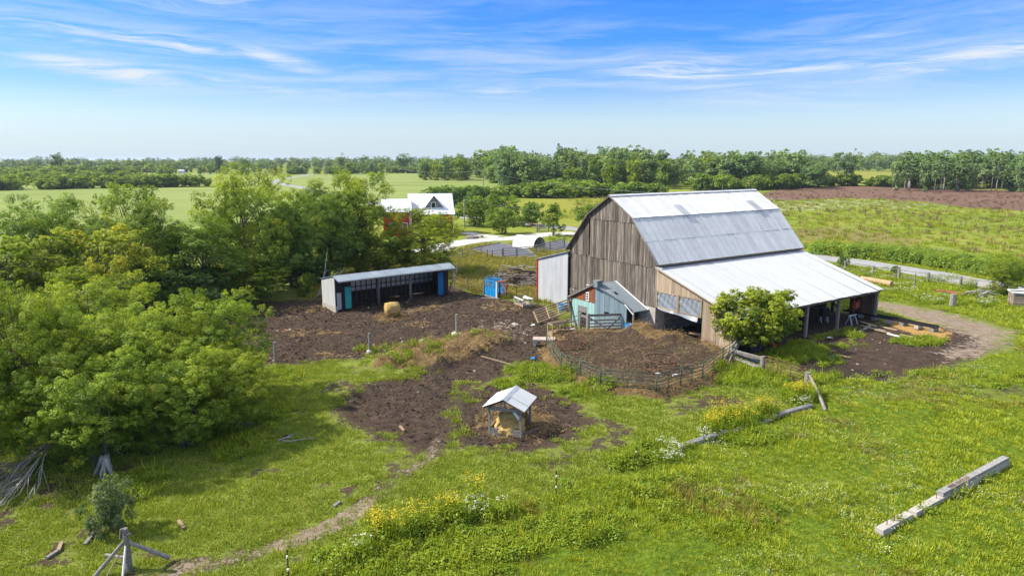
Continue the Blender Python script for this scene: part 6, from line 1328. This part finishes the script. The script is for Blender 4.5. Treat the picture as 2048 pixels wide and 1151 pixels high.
tp = B(3.2, -4.3); t = thing('tiller', 'orange tiller with a yellow hood just inside the lean-to door', 'machine', (tp.x, tp.y, 0), BROT)
m = MB(); m.box((0, 0, .5), (.9, .6, .35)); m.build('body', M_ORANGE, t); m = MB(); m.box((.1, 0, .85), (.4, .4, .4)); m.build('hood', pm('yellow_paint', (.6, .42, .02), (.7, .5, .03), 3), t)
for sy in (-.35, .35): m = MB(); m.tube((0, sy - .06, .3), (0, sy + .06, .3), .3, .3, 14); m.build('wheel', M_BLACK, t); pipes(t, 'handle', M_ORANGE, [(-.3, sy * .6, .6), (-1.1, sy * .6, 1.0)], .03)
pb = B(1.6, -3.6); m = MB(); m.bar((-.8, .5, .35), (.9, -.6, .30), .2, .12); o = m.build('plank', M_PLANK); o.location = (pb.x, pb.y, 0); tag(o, 'pale plank lying just inside the lean-to opening', 'plank')
A, Bp = on(1540, 696), on(1552, 704); m = MB(); m.path([Vector((0, 0, .5)), (Bp - A) * .7 + Vector((0, 0, .4))], [.18, .16], 9); o = m.build('orange_log', M_ORANGE); o.location = A; tag(o, 'orange painted stub poking out under the round maple', 'log')
# roadside oddments on the right
A, Bp = V2(G(1722, 561)), V2(G(1783, 573)); m = MB(); m.path([Vector((0, 0, .3)), (Bp - A) * .5 + Vector((0, 0, .32)), Bp - A + Vector((0, 0, .3))], [.26, .30, .33], 12); o = m.build('log', pm('pale_log', (.36, .22, .12), (.52, .36, .22), 3, (1, 1, 1), .9, .3), smooth=False); o.location = A; tag(o, 'long barked log lying in the weeds behind the lean-to', 'log')
A, Bp = on(1868, 583), on(1932, 592); m = MB(); m.bar((0, 0, .2), Bp - A + Vector((0, 0, .2)), .2, .2); o = m.build('red_beam', pm('dull_red_paint', (.34, .09, .07), (.46, .15, .11), 3, rough=.7)); o.location = A; tag(o, 'faded red metal beam in the weeds by the road', 'beam')
x, y = G(1958, 594); t = thing('branch_heap', 'heap of grey branches in the weeds by the roadside tree', 'branches', (x, y, 0)); q = random.Random(3)
for k in range(16): a = q.uniform(-.5, .7); L_ = q.uniform(1, 2.4); c = Vector((q.uniform(-1, 1), q.uniform(-.8, .8), q.uniform(.1, .7))); dv = Vector((math.cos(a), math.sin(a), q.uniform(-.1, .5))) * L_ / 2; m = MB(); m.path([c - dv, c + Vector((0, 0, .1)), c + dv], [.07, .055, .02], 5); m.build('branch', M_DEADW, t)
x, y = G(2050, 610); t = thing('lumber_stack', 'covered stack of pale lumber at the right edge', 'lumber', (x, y, 0), R_(-20))
for k in range(5):
    for j in range(3): m = MB(); m.box((0, -.6 + j * .6, .15 + k * .24), (2.6, .5, .2)); m.build('bundle', M_PLANK if (k + j) % 2 else M_GREYW, t)
m = MB(); m.box((0, 0, 1.36), (2.8, 1.9, .12)); m.build('cover', M_WHITE, t); m = MB(); m.box((0, -.2, 1.46), (2.9, .2, .08)); m.build('batten', M_BLACK, t)
# ------------------------------------------------------------------ fallen wood, debris, boulders
def branchy(name, label, p, dirs, r0, mat, seed, cat='branch', twigs=3, spread=.5):
    t = thing(name, label, cat, p); q = random.Random(seed)
    for dv in dirs:
        dv = Vector(dv[0:3]); st = Vector((q.uniform(-.2, .2), q.uniform(-.2, .2), 0)); pts = [st + dv * f + Vector((q.uniform(-.06, .06), q.uniform(-.06, .06), q.uniform(-.05, .05))) * (f > 0) * dv.length for f in (0, .35, .7, 1)]
        m = MB(); m.path(pts, [r0, r0 * .75, r0 * .45, r0 * .15], 6)
        for k in range(twigs): b = pts[1].lerp(pts[3], q.random()); e = b + (dv.normalized() + Vector((q.uniform(-1, 1), q.uniform(-1, 1), q.uniform(-.4, .8))) * spread) * dv.length * q.uniform(.25, .45); m.path([b, b.lerp(e, .5) + Vector((0, 0, .03)), e], [r0 * .4, r0 * .25, r0 * .08], 5, cap=False)
        m.build('limb', mat, t, smooth=True)
    return t
p = on(105, 935); q = random.Random(31); p.z += 1.25; ends = [on(q.uniform(-70, 70), q.uniform(965, 1035)) - p for _ in range(13)]
branchy('fallen_limbs', 'bundle of fallen grey limbs leaning at the bottom left thicket edge', p, [tuple(e_) for e_ in ends], .034, M_DEADW, 3, twigs=7, spread=.5)
p = on(562, 878); branchy('fallen_branch', 'forked bleached branch lying on the grass right of the thicket', p + Vector((0, 0, .06)), [(.75, .55, .05), (1.3, .1, .02)], .05, M_DEADW, 4, twigs=2)
p = on(342, 606); branchy('dead_shrub', 'bare pale dead shrub between the thicket and the mud yard', p, [(q.uniform(-1, 1), q.uniform(-.6, .6), q.uniform(1.2, 2.2)) for _ in range(9)], .045, M_DEADW, 5, 'shrub', 5, .7)
p = on(628, 598); branchy('dead_tree', 'dead leaning tree with bare limbs left of the run-in shed', p, [(2.6, 1.0, 2.8), (3.6, .6, 2.4), (1.2, .6, 3.6)], .10, M_DEADW, 6, 'tree', 5, .5)
p = on(900, 585); branchy('dead_tree', 'thin bleached dead trunk at the right end of the run-in shed', p, [(.55, .2, 2.3), (1.1, .3, 3.2)], .06, M_DEADW, 8, 'tree', 2, .3)
p = on(280, 560); branchy('dead_tree', 'bare grey branches showing through the yellowing maple', p, [(q.uniform(-1.4, 1.4), q.uniform(-.6, .6), q.uniform(2.5, 4)) for _ in range(7)], .06, M_DEADW, 9, 'tree', 5, .6)
p = on(215, 945); branchy('root_crown', 'splayed grey roots at the foot of the nearest maple', p + Vector((0, 0, .9)), [(.35 * math.cos(a), .35 * math.sin(a) - .2, -1.0) for a in (0, .8, 1.6, 2.6, 3.6, 4.6, 5.5)], .12, M_DEADW, 11, 'roots', 0)
for i, (ua, va, ub, vb, mt, lb) in enumerate(((357, 1042, 368, 1058, M_PLANK, 'short pale board on the grass right of the sapling'), (94, 1116, 120, 1100, M_GREYW, 'grey stick left of the corner brace'), (117, 1102, 124, 1086, M_PLANK, 'brown bark slab left of the corner brace'), (668, 1012, 680, 1003, M_GREYW, 'small round log beside the sandy path'), (800, 853, 808, 862, M_PLANK, 'pale block of wood in the mud left of the hay shelter'), (962, 716, 1030, 732, M_PLANK, 'thin pale pole lying across the muddy passage'), (170, 1090, 190, 1064, M_GREYW, 'rotten rail behind the corner brace'), (1672, 712, 1700, 717, M_PLANK, 'short white stick on the dark yard'), (1000, 597, 940, 592, M_GREYW, 'long plank lying before the blue chute'))):
    A, Bp = on(ua, va, .04), on(ub, vb, .04); m = MB(); m.bar((0, 0, .03), Bp - A + Vector((0, 0, .03)), .13 if i != 5 else .07, .08); o = m.build('debris_board', mt); o.location = A; tag(o, lb, 'board')
for i, (u, v, s_, lb) in enumerate(((940, 478, 1.0, 'long boulder edging the flower bed by the driveway'), (952, 477, .8, 'middle boulder of the flower bed by the driveway'), (962, 474, .7, 'small boulder at the right of the driveway flower bed'), (498, 848, .32, 'round pale stone at the right foot of the thicket'), (845, 694, .4, 'flat pale slab stone at the edge of the straw heap'))):
    o = mk('boulder', STONES[i % 5], None); p = on(u, v); o.location = p + Vector((0, 0, .2 * s_)); o.scale = (1.6 * s_, 1.0 * s_, .8 * s_); o.rotation_euler = (0, 0, i); set_mat(o, M_ROCK); tag(o, lb, 'rock')
x, y = G(1076, 750); m = MB(); n = 18; q = random.Random(2)
m.add([(0, 0, 0)] + [((1.0 + .22 * math.sin(3 * 6.2832 * k / n) + q.uniform(-.08, .08)) * math.cos(6.2832 * k / n) * .75, (1.0 + q.uniform(-.1, .1)) * math.sin(6.2832 * k / n) * .62, 0) for k in range(n)], [(0, k + 1, (k + 1) % n + 1) for k in range(n)]); mw, tw_, pp = new_mat('puddle_water'); pp.inputs['Base Color'].default_value = (.05, .045, .04, 1); pp.inputs['Roughness'].default_value = .12
o = m.build('puddle', mw); o.location = (x, y, gz1(x, y) + .10); tag(o, 'small puddle in the weeds below the pen', 'puddle', kind='structure')
for lb, u, v, mt in (('blue plastic scrap on the muddy passage', 1066, 718, M_BLUEP), ('crumpled blue scrap on the dark yard right of the maple', 1668, 717, M_BLUEP), ('crumpled white sheet at the foot of the lean-to post', 1660, 676, M_WHITE), ('crumpled white litter by the slatted gate', 1066, 650, M_WHITE)):
    b = bmesh.new(); bmesh.ops.create_grid(b, x_segments=6, y_segments=5, size=.2); q = random.Random(int(u))
    for v_ in b.verts: v_.co.z = q.uniform(0, .16); v_.co.x += q.uniform(-.08, .08)
    me = bpy.data.meshes.new('plastic_scrap'); b.to_mesh(me); b.free(); me.materials.append(mt); o = mk('plastic_scrap', me); o.location = on(u, v, .03); tag(o, lb, 'litter')

# ------------------------------------------------------------------ summer haze
m = MB(); m.box((0, 2000, 15.5), (24000, 24000, 34)); hm = bpy.data.materials.new('summer_haze'); hm.use_nodes = True; ht_ = NT(hm.node_tree); ht_.n.clear()
ho = ht_.node('ShaderNodeOutputMaterial'); hv = ht_.node('ShaderNodeVolumePrincipled'); hv.inputs['Color'].default_value = (.80, .89, 1.0, 1); hv.inputs['Density'].default_value = .0001; hv.inputs['Anisotropy'].default_value = .2; ht_.link(hv.outputs[0], ho.inputs['Volume'])
tag(m.build('haze', hm), 'thin summer haze over the fields', 'haze', kind='stuff')
cy.volume_bounces = 0
